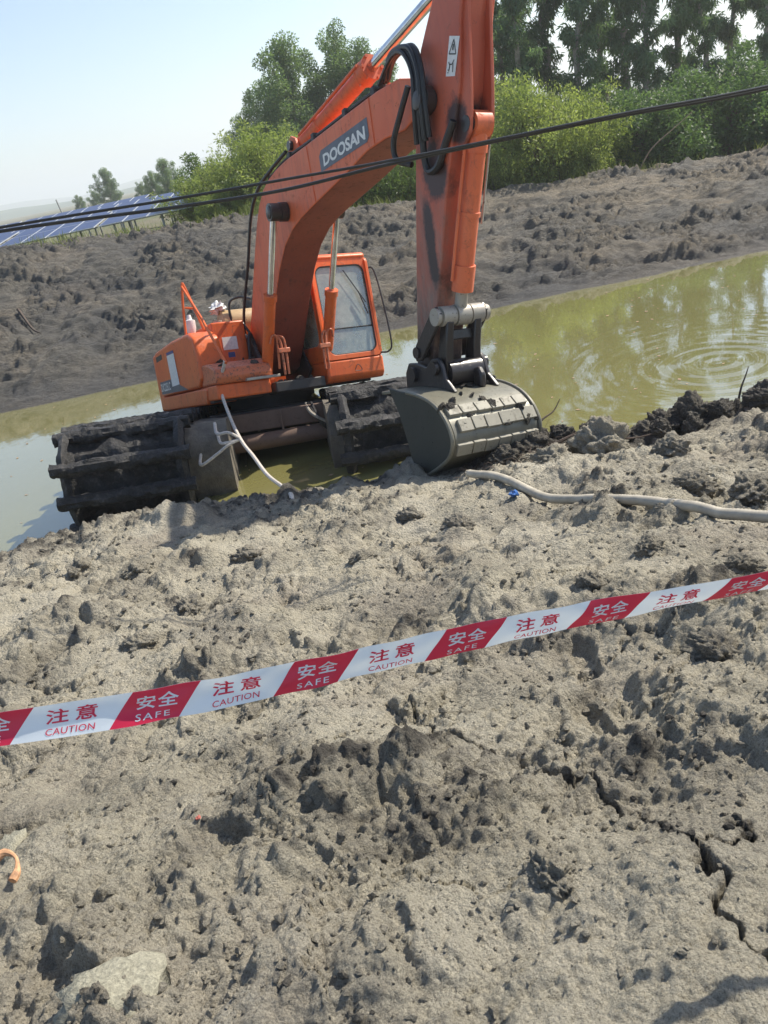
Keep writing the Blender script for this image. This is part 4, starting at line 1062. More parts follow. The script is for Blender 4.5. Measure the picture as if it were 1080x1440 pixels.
for y0_, y1_ in ((-0.285, -0.235), (0.235, 0.285)):
    MB().prism([(5.25, -0.17), (5.27, 0.0), (5.36, 0.10), (5.5, 0.09), (5.72, 0.03), (5.84, 0.10), (5.96, 0.10), (6.02, 0.0), (6.05, -0.12), (6.2, -0.26), (5.7, -0.18)], y0_, y1_).build('bucket_ear', 'grease_steel', bkt, 0.012)
MB().cyl((5.91, -0.33, 0.0), (5.91, 0.33, 0.0), 0.07).build('bucket_pin', 'grease_steel', bkt)
MB().cyl((5.46, -0.33, -0.03), (5.46, 0.33, -0.03), 0.08).build('bucket_pin', 'grease_steel', bkt)
MB().cyl((5.95, -0.2, -0.06), (5.95, 0.2, -0.06), 0.13, 24).build('ear_tube', 'grease_steel', bkt)
MB().prism([(6.02, -0.22), (6.07, -0.05), (6.13, -0.04), (6.18, -0.12), (6.16, -0.26)], 0.07, 0.14).build('lifting_eye', 'grease_steel', bkt, 0.02)
# wear blocks, three rows on the back of the shell
acc = [0.0]
for p, q in zip(SH[:-1], SH[1:]): acc.append(acc[-1] + math.hypot(q[0] - p[0], q[1] - p[1]))
def sh_at(s):
    s = max(0, min(acc[-1], s)); i = max(0, min(len(SH) - 2, int(np.searchsorted(acc, s)) - 1)); t = (s - acc[i]) / (acc[i + 1] - acc[i])
    return (SH[i][0] + (SH[i + 1][0] - SH[i][0]) * t, SH[i][1] + (SH[i + 1][1] - SH[i][1]) * t)
for rrow, (s0, s1) in enumerate(((1.21, 1.33), (1.37, 1.50), (1.60, 1.73))):
    yk = BY0 + 0.02 + 0.05 * (rrow % 2)
    k = 0
    while yk < BY1 - 0.09:
        wd = 0.13 + 0.05 * random.random() + (0.1 if rrow == 1 and k > 2 else 0)
        y1_ = min(yk + wd, BY1 - 0.01)
        js = 0.012 * (random.random() - 0.5)
        a_ = sh_at(s0 + js); b_ = sh_at(s1 + js)
        tx, tz = b_[0] - a_[0], b_[1] - a_[1]; l_ = math.hypot(tx, tz); nx_, nz_ = -tz / l_, tx / l_
        if nx_ < 0: nx_, nz_ = -nx_, -nz_
        t_ = 0.035
        MB().prism([(a_[0] - nx_ * 0.03, a_[1] - nz_ * 0.03), (b_[0] - nx_ * 0.03, b_[1] - nz_ * 0.03), (b_[0] + nx_ * t_, b_[1] + nz_ * t_), (a_[0] + nx_ * t_, a_[1] + nz_ * t_)], yk, y1_).build('wear_plate', 'wear_block', bkt, 0.006)
        yk = y1_ + 0.012; k += 1
# mud left on the machine's steps and pontoon tops

# ------------------------------------------------------------------ white rope from the hand rail to the shore
def exw(p): return EXM @ Vector(p)
p_top = exw((0.3, -1.26, 1.85)); p_mid = exw((1.80, -1.22, 0.52))
ropep = [p_mid + Vector((-0.01, 0.02, 0.03)), Vector((-1.97, 11.2, 1.30)), Vector((-1.87, 10.7, 0.96)), Vector((-1.69, 10.0, 0.82)), Vector((-1.5, 9.4, 0.79)), Vector((-1.27, 8.6, 0.80)), Vector((-0.98, 7.6, hz(-0.98, 7.6) + 0.06)), Vector((-0.88, 7.15, hz(-0.88, 7.15) + 0.03)), Vector((-0.86, 6.95, hz(-0.86, 6.95) + 0.015))]
rp = MB().tube(smooth_path(ropep, 10), 0.024, 8).build('mooring_rope', 'rope_white')
tag(rp, 'dirty white rope running from the hand rail down to the shore', 'rope')
tie = Vector((-1.71, 10.06, 0.83))
for k, pts in enumerate(([(-2.34, 10.3, 0.66), (-2.30, 9.95, 0.62), (-2.06, 9.95, 0.72), (-1.88, 10.0, 0.80)],
                         [(-2.05, 10.4, 0.88), (-1.98, 10.05, 0.84), (-1.86, 10.02, 0.83)],
                         [(-2.05, 10.4, 1.02), (-2.0, 10.1, 0.96), (-1.86, 10.06, 0.96), (-1.77, 10.06, 0.90)])):
    o = MB().tube(smooth_path([Vector(p) for p in pts] + [tie], 8), 0.022, 8).build('rope_end', 'rope_white')
    tag(o, 'short white rope end tied from the pontoon corner to the long rope', 'rope', 'rope ends at the pontoon corner')

# white rag on the drum
def crumple(name, mat, c, size, seed, n=14, flat=0.45):
    v = []
    for i in range(n):
        th = math.pi * i / (n - 1)
        for k in range(n):
            ph_ = 2 * math.pi * k / n
            d = Vector((math.sin(th) * math.cos(ph_), math.sin(th) * math.sin(ph_), math.cos(th) * flat))
            r = 1 + 0.75 * float(fbm(np.array([d.x * 2.2 + seed]), np.array([d.y * 2.2 + d.z * 3.1]), 4, seed)[0])
            v.append((c[0] + d.x * size * r, c[1] + d.y * size * r, c[2] + d.z * size * r))
    f = [(i * n + k, i * n + (k + 1) % n, (i + 1) * n + (k + 1) % n, (i + 1) * n + k) for i in range(n - 1) for k in range(n)]
    return MB().add(v, f).build(name, mat)
rg = exw((-0.75, -0.42, 1.60))
o = crumple('rag', 'rag_white', (rg.x, rg.y, rg.z), 0.13, 4, 14, 0.7)
tag(o, 'crumpled white rag lying on the tan drum of the excavator', 'rag')

# ------------------------------------------------------------------ warning tape
TW, TP = 0.0512, 0.2461
T0 = Vector((0.0445, 1.014, EYE - 0.738))
def tape_pt(s, v):
    """s metres along the tape from its middle, v across (-.5 bottom .. .5 top)"""
    c = T0 + Vector((0.985, 0.104, -0.100)) * s + Vector((0, 0, 0.015 * (s * s)))
    c = c + Vector((0, 0.005 * math.sin(s * 6.4 + 1), 0.004 * math.sin(s * 4)))
    tilt = 0.42 - 0.75 * sst(-0.86, 0.7, s) + 0.06 * math.sin(s * 9) + 0.03 * math.sin(s * 23 + 1)
    d = Vector((0.105 * 0.0 - 0.02, math.sin(tilt), math.cos(tilt)))
    curl = Vector((0, 0.005 * (v * v * 4) * math.sin(s * 3 + 0.4) + 0.0016 * math.sin(s * 41 + v * 5) * math.sin(s * 5.3) + 0.0012 * math.sin(s * 67 - v * 9 + 1.3) * math.sin(s * 3.1 + 2), 0))
    return c + d * (v * TW) + curl
def sst(a, b_, t):
    t = max(0, min(1, (t - a) / (b_ - a))); return t * t * (3 - 2 * t)
S0, S1 = -1.95, 1.95
tape = empty('warning_tape', (0.0445, 1.014, EYE - 0.765))
tape['label'] = 'red and white plastic warning tape stretched above the mud'; tape['category'] = 'tape'
IL = Matrix.Translation(-tape.location)
ns = 480; NV = 13; VR = [-0.5 + i / (NV - 1) for i in range(NV)]
vs = [IL @ tape_pt(S0 + (S1 - S0) * i / ns, v) for i in range(ns + 1) for v in VR]
fs = [(i * NV + j, (i + 1) * NV + j, (i + 1) * NV + j + 1, i * NV + j + 1) for i in range(ns) for j in range(NV - 1)]
MB().add(vs, fs).build('strip', 'tape_white', tape)
def on_tape(s, v, lift):
    p = tape_pt(s, v); n_ = (tape_pt(s + 0.01, v) - p).cross(tape_pt(s, v + 0.05) - p).normalized()
    return IL @ (p + n_ * lift)
LEAN = 0.0468                                  # the red blocks lean to the right
for k in range(-7, 8):
    sa = (-0.565 / 0.985 - 0.068) * 0.78 + (k + 0) * TP           # middle of the block's left edge
    wd = TP * 0.415
    if sa - 0.04 < S0 or sa + wd + 0.05 > S1: continue
    vs = []; m_ = 16
    for v in VR:
        for i in range(m_ + 1):
            vs.append(on_tape(sa + wd * i / m_ + LEAN * v, v * 0.995, 0.0003))
    fs = [(j * (m_ + 1) + i, j * (m_ + 1) + i + 1, (j + 1) * (m_ + 1) + i + 1, (j + 1) * (m_ + 1) + i) for j in range(NV - 1) for i in range(m_)]
    MB().add(vs, fs).build('red_block', 'tape_red', tape)
    for body, mat, s_c, v0, hgt_, wid, offs, sp_ in (('安全', 'tape_white', sa + wd * 0.52, -0.12, 0.44, wd * 0.62, 0.016, 1.12), ('SAFE', 'tape_white', sa + wd * 0.46, -0.41, 0.17, wd * 0.50, 0.004, 1.25),
                                               ('注意', 'tape_red', sa + wd + (TP - wd) * 0.49, -0.12, 0.44, (TP - wd) * 0.52, 0.016, 1.45), ('CAUTION', 'tape_red', sa + wd + (TP - wd) * 0.49, -0.41, 0.17, (TP - wd) * 0.50, 0.002, 1.05)):
        me, co = text_mesh(body, 1.0, offs, sp_)
        lo = co.min(0); hi = co.max(0)
        q = np.zeros_like(co)
        for i, (x_, y_, _) in enumerate(co):
            u = (x_ - lo[0]) / (hi[0] - lo[0]) - 0.5; w = (y_ - lo[1]) / (hi[1] - lo[1])
            v = v0 + hgt_ * w
            q[i] = on_tape(s_c + u * wid + LEAN * 0.35 * v, v, 0.0007)
        me.vertices.foreach_set('co', q.ravel()); me.update()
        me.materials.clear(); me.materials.append(MATS[mat])
        link('lettering', me, tape)
for sx, lab in ((S0, 'pale wooden stake tied to the tape where it runs down to the left shore'), (S1, 'pale wooden stake holding the tape towards the hose')):
    c = tape_pt(sx, 0); g_ = hz(c.x, c.y)
    o = MB().prism([(-0.02, 0), (0.02, 0), (0.022, c.z - g_ + 0.25), (0.0, c.z - g_ + 0.27), (-0.022, c.z - g_ + 0.25)], -0.02, 0.02).build('stake', 'wood_stake', None, 0.004)
    o.location = (c.x, c.y + 0.018, g_ - 0.12)
    tag(o, lab, 'stake')

# ------------------------------------------------------------------ power cables strung above the bank
def cable(pts, r, label):
    P = [Vector(p) for p in pts]
    o = MB().tube(smooth_path(P, 12), r, 8).build('cable', 'cable_black')
    tag(o, label, 'cable')
CYY = 5.0
def cp(sx, sz, y=CYY): return (sx * y, y, EYE + sz * y)
cable([cp(-2.2, 0.06), cp(-0.7, -0.0), cp(-0.373, -0.0095), cp(-0.161, -0.0185), cp(-0.033, -0.0225), cp(0.086, -0.0262), cp(0.216, -0.0278), cp(0.38, -0.029), cp(0.553, -0.0325), cp(0.9, -0.028), cp(2.2, 0.04)], 0.0085, 'upper black power cable strung across the pond side')
cable([cp(-2.2, 0.06, 5.05), cp(-0.7, -0.002, 5.05), cp(-0.374, -0.0135, 5.05), cp(-0.164, -0.0275, 5.05), cp(-0.036, -0.0335, 5.05), cp(0.086, -0.0300, 5.05), cp(0.216, -0.0296, 5.05), cp(0.38, -0.0312, 5.05), cp(0.553, -0.0352, 5.05), cp(0.9, -0.03, 5.05), cp(2.2, 0.04, 5.05)], 0.0105, 'lower black power cable that sags away from the upper one beside the boom')

# ------------------------------------------------------------------ suction hose, litter, sticks
hp = [(0.80, 6.15), (0.98, 5.72), (1.18, 5.21), (1.46, 4.56), (1.78, 4.06), (2.07, 3.64), (2.7, 2.9), (3.4, 2.2)]
path = smooth_path([(x, y, 0) for x, y in hp], 60)
zz = np.array([hz(p.x, p.y) for p in path])
zz = np.convolve(np.pad(zz, 30, 'edge'), np.ones(61) / 61, 'valid')
for i, p in enumerate(path): p.z = zz[i] + 0.05
# resample evenly for the ribs
dd = [0]
for a, b_ in zip(path[:-1], path[1:]): dd.append(dd[-1] + (b_ - a).length)
ss = np.arange(0, dd[-1], 0.011)
pp = [Vector(tuple(np.interp(s, dd, [q[j] for q in path]) for j in range(3))) for s in ss]
o = MB().tube(pp, [0.033 + (0.002 if i % 2 else 0) for i in range(len(pp))], 14).build('suction_hose', 'hose_rib')
tag(o, 'long ribbed beige suction hose lying across the mud', 'hose')

o = crumple('plastic_scrap', 'litter_blue', (0.985, 5.22, hz(0.985, 5.22) + 0.03), 0.036, 12, 12, 0.5)
tag(o, 'small crumpled bright blue plastic scrap beside the hose', 'litter')
lx, ly = -1.24, 1.63
o = MB().tube(smooth_path([(lx - 0.05, ly + 0.02, hz(lx, ly) + 0.045), (lx - 0.02, ly + 0.035, hz(lx, ly) + 0.06), (lx + 0.015, ly + 0.02, hz(lx, ly) + 0.05), (lx + 0.03, ly - 0.02, hz(lx, ly) + 0.04), (lx + 0.025, ly - 0.05, hz(lx, ly) + 0.035)], 6), [0.009 + 0.004 * math.sin(0.5 + i * 0.33) for i in range(25)], 8).build('fruit_peel', 'litter_peel')
tag(o, 'curled orange-brown dried peel on the mud', 'litter')
o = crumple('red_scrap', 'litter_red', (-0.70, 1.66, hz(-0.70, 1.66) + 0.008), 0.008, 22, 10, 0.5)
tag(o, 'tiny red scrap on the mud', 'litter')

def twig(pts, r, mat, label, name='twig', cat='twig'):
    n = len(pts)
    path = smooth_path(pts, 6)
    o = MB().tube(path, [r * (1 - 0.75 * i / len(path)) for i in range(len(path))], 6).build(name, mat)
    tag(o, label, cat); return o
zt = hz(3.85, 7.35)
twig([(3.82, 7.35, zt - 0.05), (3.87, 7.38, zt + 0.12), (3.94, 7.42, zt + 0.24), (3.97, 7.42, zt + 0.33)], 0.014, 'twig', 'thin dark twig standing up from the dug heap')
zt = hz(1.75, 7.0)
twig([(1.55, 7.1, zt + 0.05), (1.72, 7.2, zt + 0.22), (1.88, 7.28, zt + 0.27), (1.98, 7.35, zt + 0.36)], 0.014, 'twig', 'bent dark twig sticking out of roots beside the bucket')
zt = hz(2.2, 6.85)
twig([(1.7, 6.85, hz(1.7, 6.85) + 0.07), (2.1, 6.9, zt + 0.09), (2.5, 6.92, hz(2.5, 6.92) + 0.07), (2.9, 6.95, hz(2.9, 6.95) + 0.07)], 0.018, 'twig', 'long dark stick lying along the foot of the dug heap')

# ------------------------------------------------------------------ clods
def clod_mesh(name, mat, seed, wet, sub=5):
    bm = bmesh.new(); bmesh.ops.create_icosphere(bm, subdivisions=sub, radius=1.0)
    v = np.array([tuple(q.co) for q in bm.verts])
    d = v.copy()
    r = 1 + 0.30 * fbm(d[:, 0] * 1.1 + seed, d[:, 1] * 1.1 + d[:, 2] * 1.7, 3, seed) + 0.34 * billow(d[:, 0] * 2.2 + d[:, 2] * 1.9 + seed, d[:, 1] * 2.2 - d[:, 2] * 1.3, 6, seed + 9, 0.62)
    v = v * r[:, None]
    v[:, 2] = np.where(v[:, 2] < -0.35, -0.35 + (v[:, 2] + 0.35) * 0.3, v[:, 2])
    for q, c in zip(bm.verts, v): q.co = c
    me = bpy.data.meshes.new(name); bm.to_mesh(me); bm.free()
    me.polygons.foreach_set('use_smooth', np.full(len(me.polygons), True))
    a = me.attributes.new('wet', 'FLOAT', 'POINT'); a.data.foreach_set('value', np.full(len(me.vertices), wet, np.float32))
    me.materials.append(MATS[mat]); return me
CM = [clod_mesh('mud_clod', 'bank_mud', 300 + 17 * i, w) for i, w in enumerate((0.45, 0.6, 0.72, 0.95, 1.0))]
def clod(x, y, sx, sy, sz, mi, label, rot=0.0, group=None, sink=0.1):
    o = link('mud_clod', CM[mi]); o.location = (x, y, hz(x, y) + sz * (0.35 - sink)); o.scale = (sx, sy, sz); o.rotation_euler = (0, 0, rot)
    tag(o, label, 'clod', group); return o
clod(2.09, 6.55, 0.25, 0.20, 0.23, 0, 'largest pale-topped grey clay lump at the foot of the dug heap')
clod(1.60, 6.38, 0.20, 0.17, 0.14, 0, 'low rounded grey clay lump next to the largest lump', 1.0)
clod(0.20, 1.22, 0.045, 0.055, 0.05, 0, 'fist-sized grey clod standing proud above smooth mud', 0.4)
clod(1.03, 2.12, 0.10, 0.07, 0.06, 2, 'broken flat grey clod lying in a smooth hollow', 2.0)
clod(2.30, 4.24, 0.16, 0.11, 0.09, 2, 'dark clay lump beside the ribbed hose', 0.9)
clod(2.10, 4.62, 0.14, 0.10, 0.09, 2, 'dark clay lump between the hose and the dug heap', 2.2)
clod(2.42, 5.7, 0.15, 0.13, 0.10, 1, 'small grey lump behind the hose', 0.2)
for i, (x, y, s) in enumerate(((2.75, 7.2, 0.17), (3.02, 7.3, 0.21), (3.3, 7.28, 0.20), (3.6, 7.3, 0.17), (4.05, 7.25, 0.19), (4.5, 7.3, 0.2), (2.45, 7.3, 0.15), (1.95, 7.3, 0.14), (3.2, 7.02, 0.13), (3.85, 7.0, 0.14), (2.85, 7.0, 0.11), (3.5, 7.08, 0.12), (4.3, 7.05, 0.13), (2.2, 7.2, 0.12))):
    clod(x, y, s, s * 0.8, s * (0.75 + 0.3 * ((i * 7) % 3) / 2), 3 + i % 2, ('dark wet clod on the crest of the dug heap along the shore' if y > 7.1 else 'dark wet clod low on the side of the dug heap') if s >= 0.15 else 'smaller dark clod on the dug heap', i * 1.3, 'dark clods on the dug heap', 0.25)
for i, (x, y, s) in enumerate(((-1.5, 3.7, 0.10), (-1.34, 4.3, 0.11), (-0.2, 4.5, 0.09), (0.9, 3.1, 0.07), (1.35, 3.5, 0.09), (0.5, 4.9, 0.12), (-1.9, 5.2, 0.12), (0.2, 5.6, 0.10), (-0.7, 2.5, 0.06), (1.6, 3.0, 0.08), (-2.6, 5.9, 0.13), (-1.1, 5.3, 0.11))):
    clod(x, y, s, s * 0.75, s * 0.62, 1 + i % 2, ('small grey clod on the dry slope between tape and shore' if y > 4.2 else 'small grey clod on the dry slope just beyond the tape'), i * 1.7, 'small clods on the mud slope', 0.2)
# mud stuck to the machine
for i in range(46):
    if i < 22:
        q_ = sh_at(0.75 + 1.2 * rng.random()); p = (q_[0] + 0.005, BY0 + (BY1 - BY0) * rng.random(), q_[1] + 0.005); par = bkt
    elif i < 32:
        p = (0.75 + 0.85 * rng.random(), -1.3 + 0.75 * rng.random(), 0.565); par = tb
        p = (p[0], p[1], 0.57 - 0.10 * max(0, p[0] - 1.3) / 0.32)
    else:
        p = (1.0 + 0.6 * rng.random(), -0.42 + 0.74 * rng.random(), 0.165); par = EX
    o = link('caked_mud', CM[3 + i % 2], par); sz__ = 0.018 + 0.035 * rng.random() ** 2
    o.location = p; o.scale = (sz__ * 1.5, sz__ * 1.3, sz__ * 0.6); o.rotation_euler = (rng.uniform(0, 6), rng.uniform(0, 0.6), rng.uniform(0, 6))
o = link('flat_stone', clod_mesh('flat_stone', 'stone_green', 777, 0, 3)); o.location = (-0.80, 1.13, hz(-0.80, 1.13) - 0.018); o.scale = (0.115, 0.085, 0.05); o.rotation_euler = (0.1, 0.1, 0.5)
tag(o, 'smooth flat greenish stone sunk in the mud', 'stone')
o = link('flat_stone', o.data); o.location = (-1.36, 1.84, hz(-1.36, 1.84) - 0.012); o.scale = (0.09, 0.05, 0.045); o.rotation_euler = (0, 0.2, 2.2)
tag(o, 'small dark greenish stone next to the dried peel', 'stone')

# crumbs nobody could count
bm = bmesh.new(); bmesh.ops.create_icosphere(bm, subdivisions=1, radius=1.0)
bv = np.array([tuple(q.co) for q in bm.verts]); bf = np.array([[q.index for q in f.verts] for f in bm.faces]); bm.free()
nC = 12000
yc = np.exp(rng.uniform(math.log(0.9), math.log(7.9), nC)); xc = rng.uniform(-1, 1, nC) * (0.9 + 0.72 * yc)
dens = fbm(xc * 0.9, yc * 0.9, 3, 31) + 0.35 * rng.normal(size=nC)
keep = dens > -0.15
xc, yc = xc[keep], yc[keep]; nC = len(xc)
zc, wc = bank(xc, yc)
sz = (0.003 + 0.011 * rng.random(nC) ** 3) * (0.7 + 0.28 * yc)
ang = rng.uniform(0, 6.28, nC)
V = bv[None] * (1 + 0.3 * rng.normal(size=(nC, len(bv), 1)).clip(-1.2, 1.2)) * np.array([1, 0.8, 0.65])
ca, sa = np.cos(ang)[:, None], np.sin(ang)[:, None]
V = np.stack([V[..., 0] * ca - V[..., 1] * sa, V[..., 0] * sa + V[..., 1] * ca, V[..., 2]], -1) * sz[:, None, None] + np.stack([xc, yc, zc + sz * 0.25], -1)[:, None]
F = (bf[None] + (np.arange(nC) * len(bv))[:, None, None]).reshape(-1, 3)
o = link('mud_crumbs', np_mesh('mud_crumbs', V.reshape(-1, 3), F, 'bank_mud', False, {'wet': np.repeat(np.clip(wc + 0.15 + 0.35 * rng.random(nC), 0, 1), len(bv))}))
tag(o, 'loose mud crumbs strewn over the bank', kind='stuff')

# matted roots and grass by the bucket
def blades(name, base, direc, length, width, mat, tone, bend=0.3):
    n = len(base); base = np.asarray(base); direc = direc / np.linalg.norm(direc, axis=1)[:, None]
    side = np.cross(direc, rng.normal(size=(n, 3))); side /= np.linalg.norm(side, axis=1)[:, None] + 1e-9
    l_ = length[:, None]; w = width[:, None]
    droop = np.array([0, 0, -1.0])[None] * bend * l_
    p0 = base; p1 = base + direc * l_ * 0.5; p2 = base + direc * l_ + droop
    V = np.stack([p0 - side * w, p0 + side * w, p1 - side * w * 0.7, p1 + side * w * 0.7, p2 - side * w * 0.1, p2 + side * w * 0.1], 1)
    i = (np.arange(n) * 6)[:, None, None]
    F = (np.array([[0, 1, 3, 2], [2, 3, 5, 4]])[None] + i).reshape(-1, 4)
    return np_mesh(name, V.reshape(-1, 3), F, mat, True, {'tone': np.repeat(tone, 6)})
n = 900
xb = rng.normal(1.45, 0.42, n); yb2 = rng.normal(7.0, 0.22, n)
zb = bank(xb, yb2, False)[0]
d = rng.normal(size=(n, 3)); d[:, 2] = np.abs(d[:, 2]) * 0.5
o = link('root_mat', blades('root_mat', np.stack([xb, yb2, zb], -1), d, rng.uniform(0.06, 0.22, n), rng.uniform(0.002, 0.005, n), 'twig', np.zeros(n)))
tag(o, 'matted dark roots and grass in the mud beside the bucket', kind='stuff')
for i, (x, y, s) in enumerate(((1.25, 6.9, 0.15), (1.42, 7.05, 0.16), (1.6, 7.15, 0.18))):
    clod(x, y, s, s * 0.8, s * 0.7, 3 + i % 2, 'dark wet mud lump heaped against the bucket', i * 2.1, 'mud lumps against the bucket', 0.2)

# bits of leaf and scum floating on the pond
n = 260
xb = rng.uniform(-9, 9, n); yb2 = rng.uniform(9.5, 18.2, n)
an = rng.uniform(0, 6.28, n); L_ = rng.uniform(0.015, 0.05, n); W_ = L_ * rng.uniform(0.3, 0.7, n)
ca, sa = np.cos(an), np.sin(an)
V = np.stack([np.stack([xb + ca * L_ * a_ - sa * W_ * b_, yb2 + sa * L_ * a_ + ca * W_ * b_, np.full(n, 0.006) + 0.004 * (a_ * b_ == 0) * rng.random(n)], -1) for a_, b_ in ((-1, 0), (0, -1), (1, 0), (0, 1))], 1)
o = link('floating_debris', np_mesh('floating_debris', V.reshape(-1, 3), np.arange(n * 4).reshape(-1, 4), 'straw_twig', False))
tag(o, 'specks of leaf and scum floating on the pond', kind='stuff')

# ------------------------------------------------------------------ solar arrays
def module_mesh():
    m1 = MB().box((0, 0, 0), (0.98, 1.92, 0.035)).mesh('solar_panel', 'panel_frame')
    m2 = MB().add([(0.03, 0.03, 0.038), (0.95, 0.03, 0.038), (0.95, 1.89, 0.038), (0.03, 1.89, 0.038)], [(0, 1, 2, 3)]).mesh('cells', 'solar_cell')
    return m1, m2
MM = module_mesh(); POSTM = None
def array(x0, y0, zlow, ncol, tilt, yawd, label, group):
    root = empty('solar_array', (x0, y0, float(plateau_z(np.array([x0]), np.array([y0]))[0])))
    root.rotation_euler = (0, 0, math.radians(yawd)); tag(root, label, 'solar array', group)
    h0 = zlow - root.location.z
    for c in range(ncol):
        for r in range(2):
            p = link('solar_panel', MM[0], root); p.location = (c * 1.01, r * 1.95 * math.cos(tilt), h0 + r * 1.95 * math.sin(tilt)); p.rotation_euler = (tilt, 0, 0)
            q = link('cells', MM[1], p)
    L_ = ncol * 1.01
    for k in range(int(L_ // 2.0) + 1):
        xk = 0.5 + k * 2.0
        if xk > L_ - 0.2: break
        for yk in (0.5, 3.3):
            MB().box((xk - 0.04, yk - 0.04, -0.6), (xk + 0.04, yk + 0.04, h0 + yk * math.tan(tilt) - 0.03)).build('post', 'galvanised', root)
    for yk in (0.5, 3.3):
        MB().box((0, yk - 0.03, h0 + yk * math.tan(tilt) - 0.09), (L_, yk + 0.03, h0 + yk * math.tan(tilt) - 0.03)).build('rail', 'galvanised', root)
TL = math.radians(5.2)
array(-20.4, 34.0, 3.04, 7, TL, 0, 'front row of blue solar panels running out past the bank', 'solar arrays on the far plateau')
array(-13.1, 34.0, 3.04, 4, TL, 0, 'front row solar table of four panel columns beside the long one', 'solar arrays on the far plateau')
array(-8.9, 34.0, 3.04, 4, TL, 0, 'front row solar table ending at the yellow-green shrubs', 'solar arrays on the far plateau')
for i, (x, n_) in enumerate(((-24.0, 7), (-16.7, 6), (-10.5, 4))):
    array(x, 42.5, 3.22, n_, TL, 0, 'blue solar table in the row behind the front row', 'solar tables in the second row')
for i, (x, n_) in enumerate(((-27.0, 8), (-18.6, 8))):
    array(x, 51.0, 3.30, n_, TL, 0, 'blue solar table in the farthest row', 'solar tables in the farthest row')
o = MB().lathe((-41.5, 140, 1.0), (-41.9, 140, 5.1), [(0, 0.16), (1, 0.1)], 10).build('utility_pole', 'concrete_pole')
tag(o, 'thin leaning utility pole beyond the solar panels', 'pole')

# ------------------------------------------------------------------ trees and shrubs
def leaves(P, D, L, W, mat, tone, name='foliage'):
    """rhombus leaves: base point, direction, length, half width"""
    n = len(P); D = D / (np.linalg.norm(D, axis=1)[:, None] + 1e-9)
    S = np.cross(D, rng.normal(size=(n, 3))); S /= np.linalg.norm(S, axis=1)[:, None] + 1e-9
    L = L[:, None]; W = W[:, None]
    V = np.stack([P, P + D * L * 0.45 + S * W, P + D * L, P + D * L * 0.45 - S * W], 1).reshape(-1, 3)
    F = np.arange(n * 4).reshape(-1, 4)
    return np_mesh(name, V, F, mat, False, {'tone': np.repeat(tone, 4)})

def limb_tube(mb, p0, p1, r0, r1, wob, n=7, seg=6):
    p0 = Vector(p0); p1 = Vector(p1); pts = []
    for i in range(seg + 1):
        t = i / seg; q = p0.lerp(p1, t)
        if 0 < i < seg: q = q + Vector(tuple(rng.normal(size=3) * wob))
        pts.append(q)
    mb.tube(pts, [r0 + (r1 - r0) * i / seg for i in range(seg + 1)], n)
    return pts

def make_eucalyptus(h, spread, nleaf, seed):
    """slender trunk with airy clumps of hanging leaves"""
    mb = MB(); clumps = []
    lean = rng.normal(size=2) * 0.35
    tr = limb_tube(mb, (0, 0, 0), (lean[0], lean[1], h * 0.95), 0.013 * h, 0.02, 0.12, 8, 12)
    nb = int(h * 2.6)
    for i in range(nb):
        t = 0.16 + 0.82 * (i + rng.random()) / nb
        j = min(11, int(t * 12)); f = t * 12 - j; p = tr[j].lerp(tr[j + 1], f)
        an = rng.uniform(0, 6.28); l_ = spread * (1.1 - 0.65 * t) * rng.uniform(0.45, 1.1)
        if t < 0.35: l_ *= 0.6
        e = p + Vector((math.cos(an) * l_, math.sin(an) * l_, l_ * rng.uniform(0.35, 0.95)))
        pts = limb_tube(mb, p, e, 0.028 * (1.2 - t), 0.008, 0.06, 5, 4)
        for q in pts[1:]:
            if rng.random() < 0.85: clumps.append((q, rng.uniform(0.30, 0.62)))
    clumps.append((tr[-1], 0.7))
    wts = np.array([c[1] ** 2 for c in clumps]); wts *= rng.uniform(0.3, 1.6, len(wts)); wts /= wts.sum()
    idx = rng.choice(len(clumps), nleaf, p=wts)
    C = np.array([tuple(c[0]) for c in clumps])[idx]; Rr = 0.8 * np.array([c[1] for c in clumps])[idx]
    g = rng.normal(size=(nleaf, 3)); g /= np.linalg.norm(g, axis=1)[:, None]
    P = C + g * (Rr * rng.random(nleaf) ** 0.45)[:, None] * np.array([1, 1, 0.85])
    D = rng.normal(size=(nleaf, 3)) * 0.55 + np.array([0, 0, -0.75])
    ct = rng.random(len(clumps))[idx]
    lm = leaves(P, D, rng.uniform(0.20, 0.42, nleaf), rng.uniform(0.026, 0.048, nleaf), 'leaf_euc', np.clip(0.55 * ct + 0.45 * rng.random(nleaf), 0, 1), 'crown')
    return mb.mesh('trunk', 'bark_pale'), lm

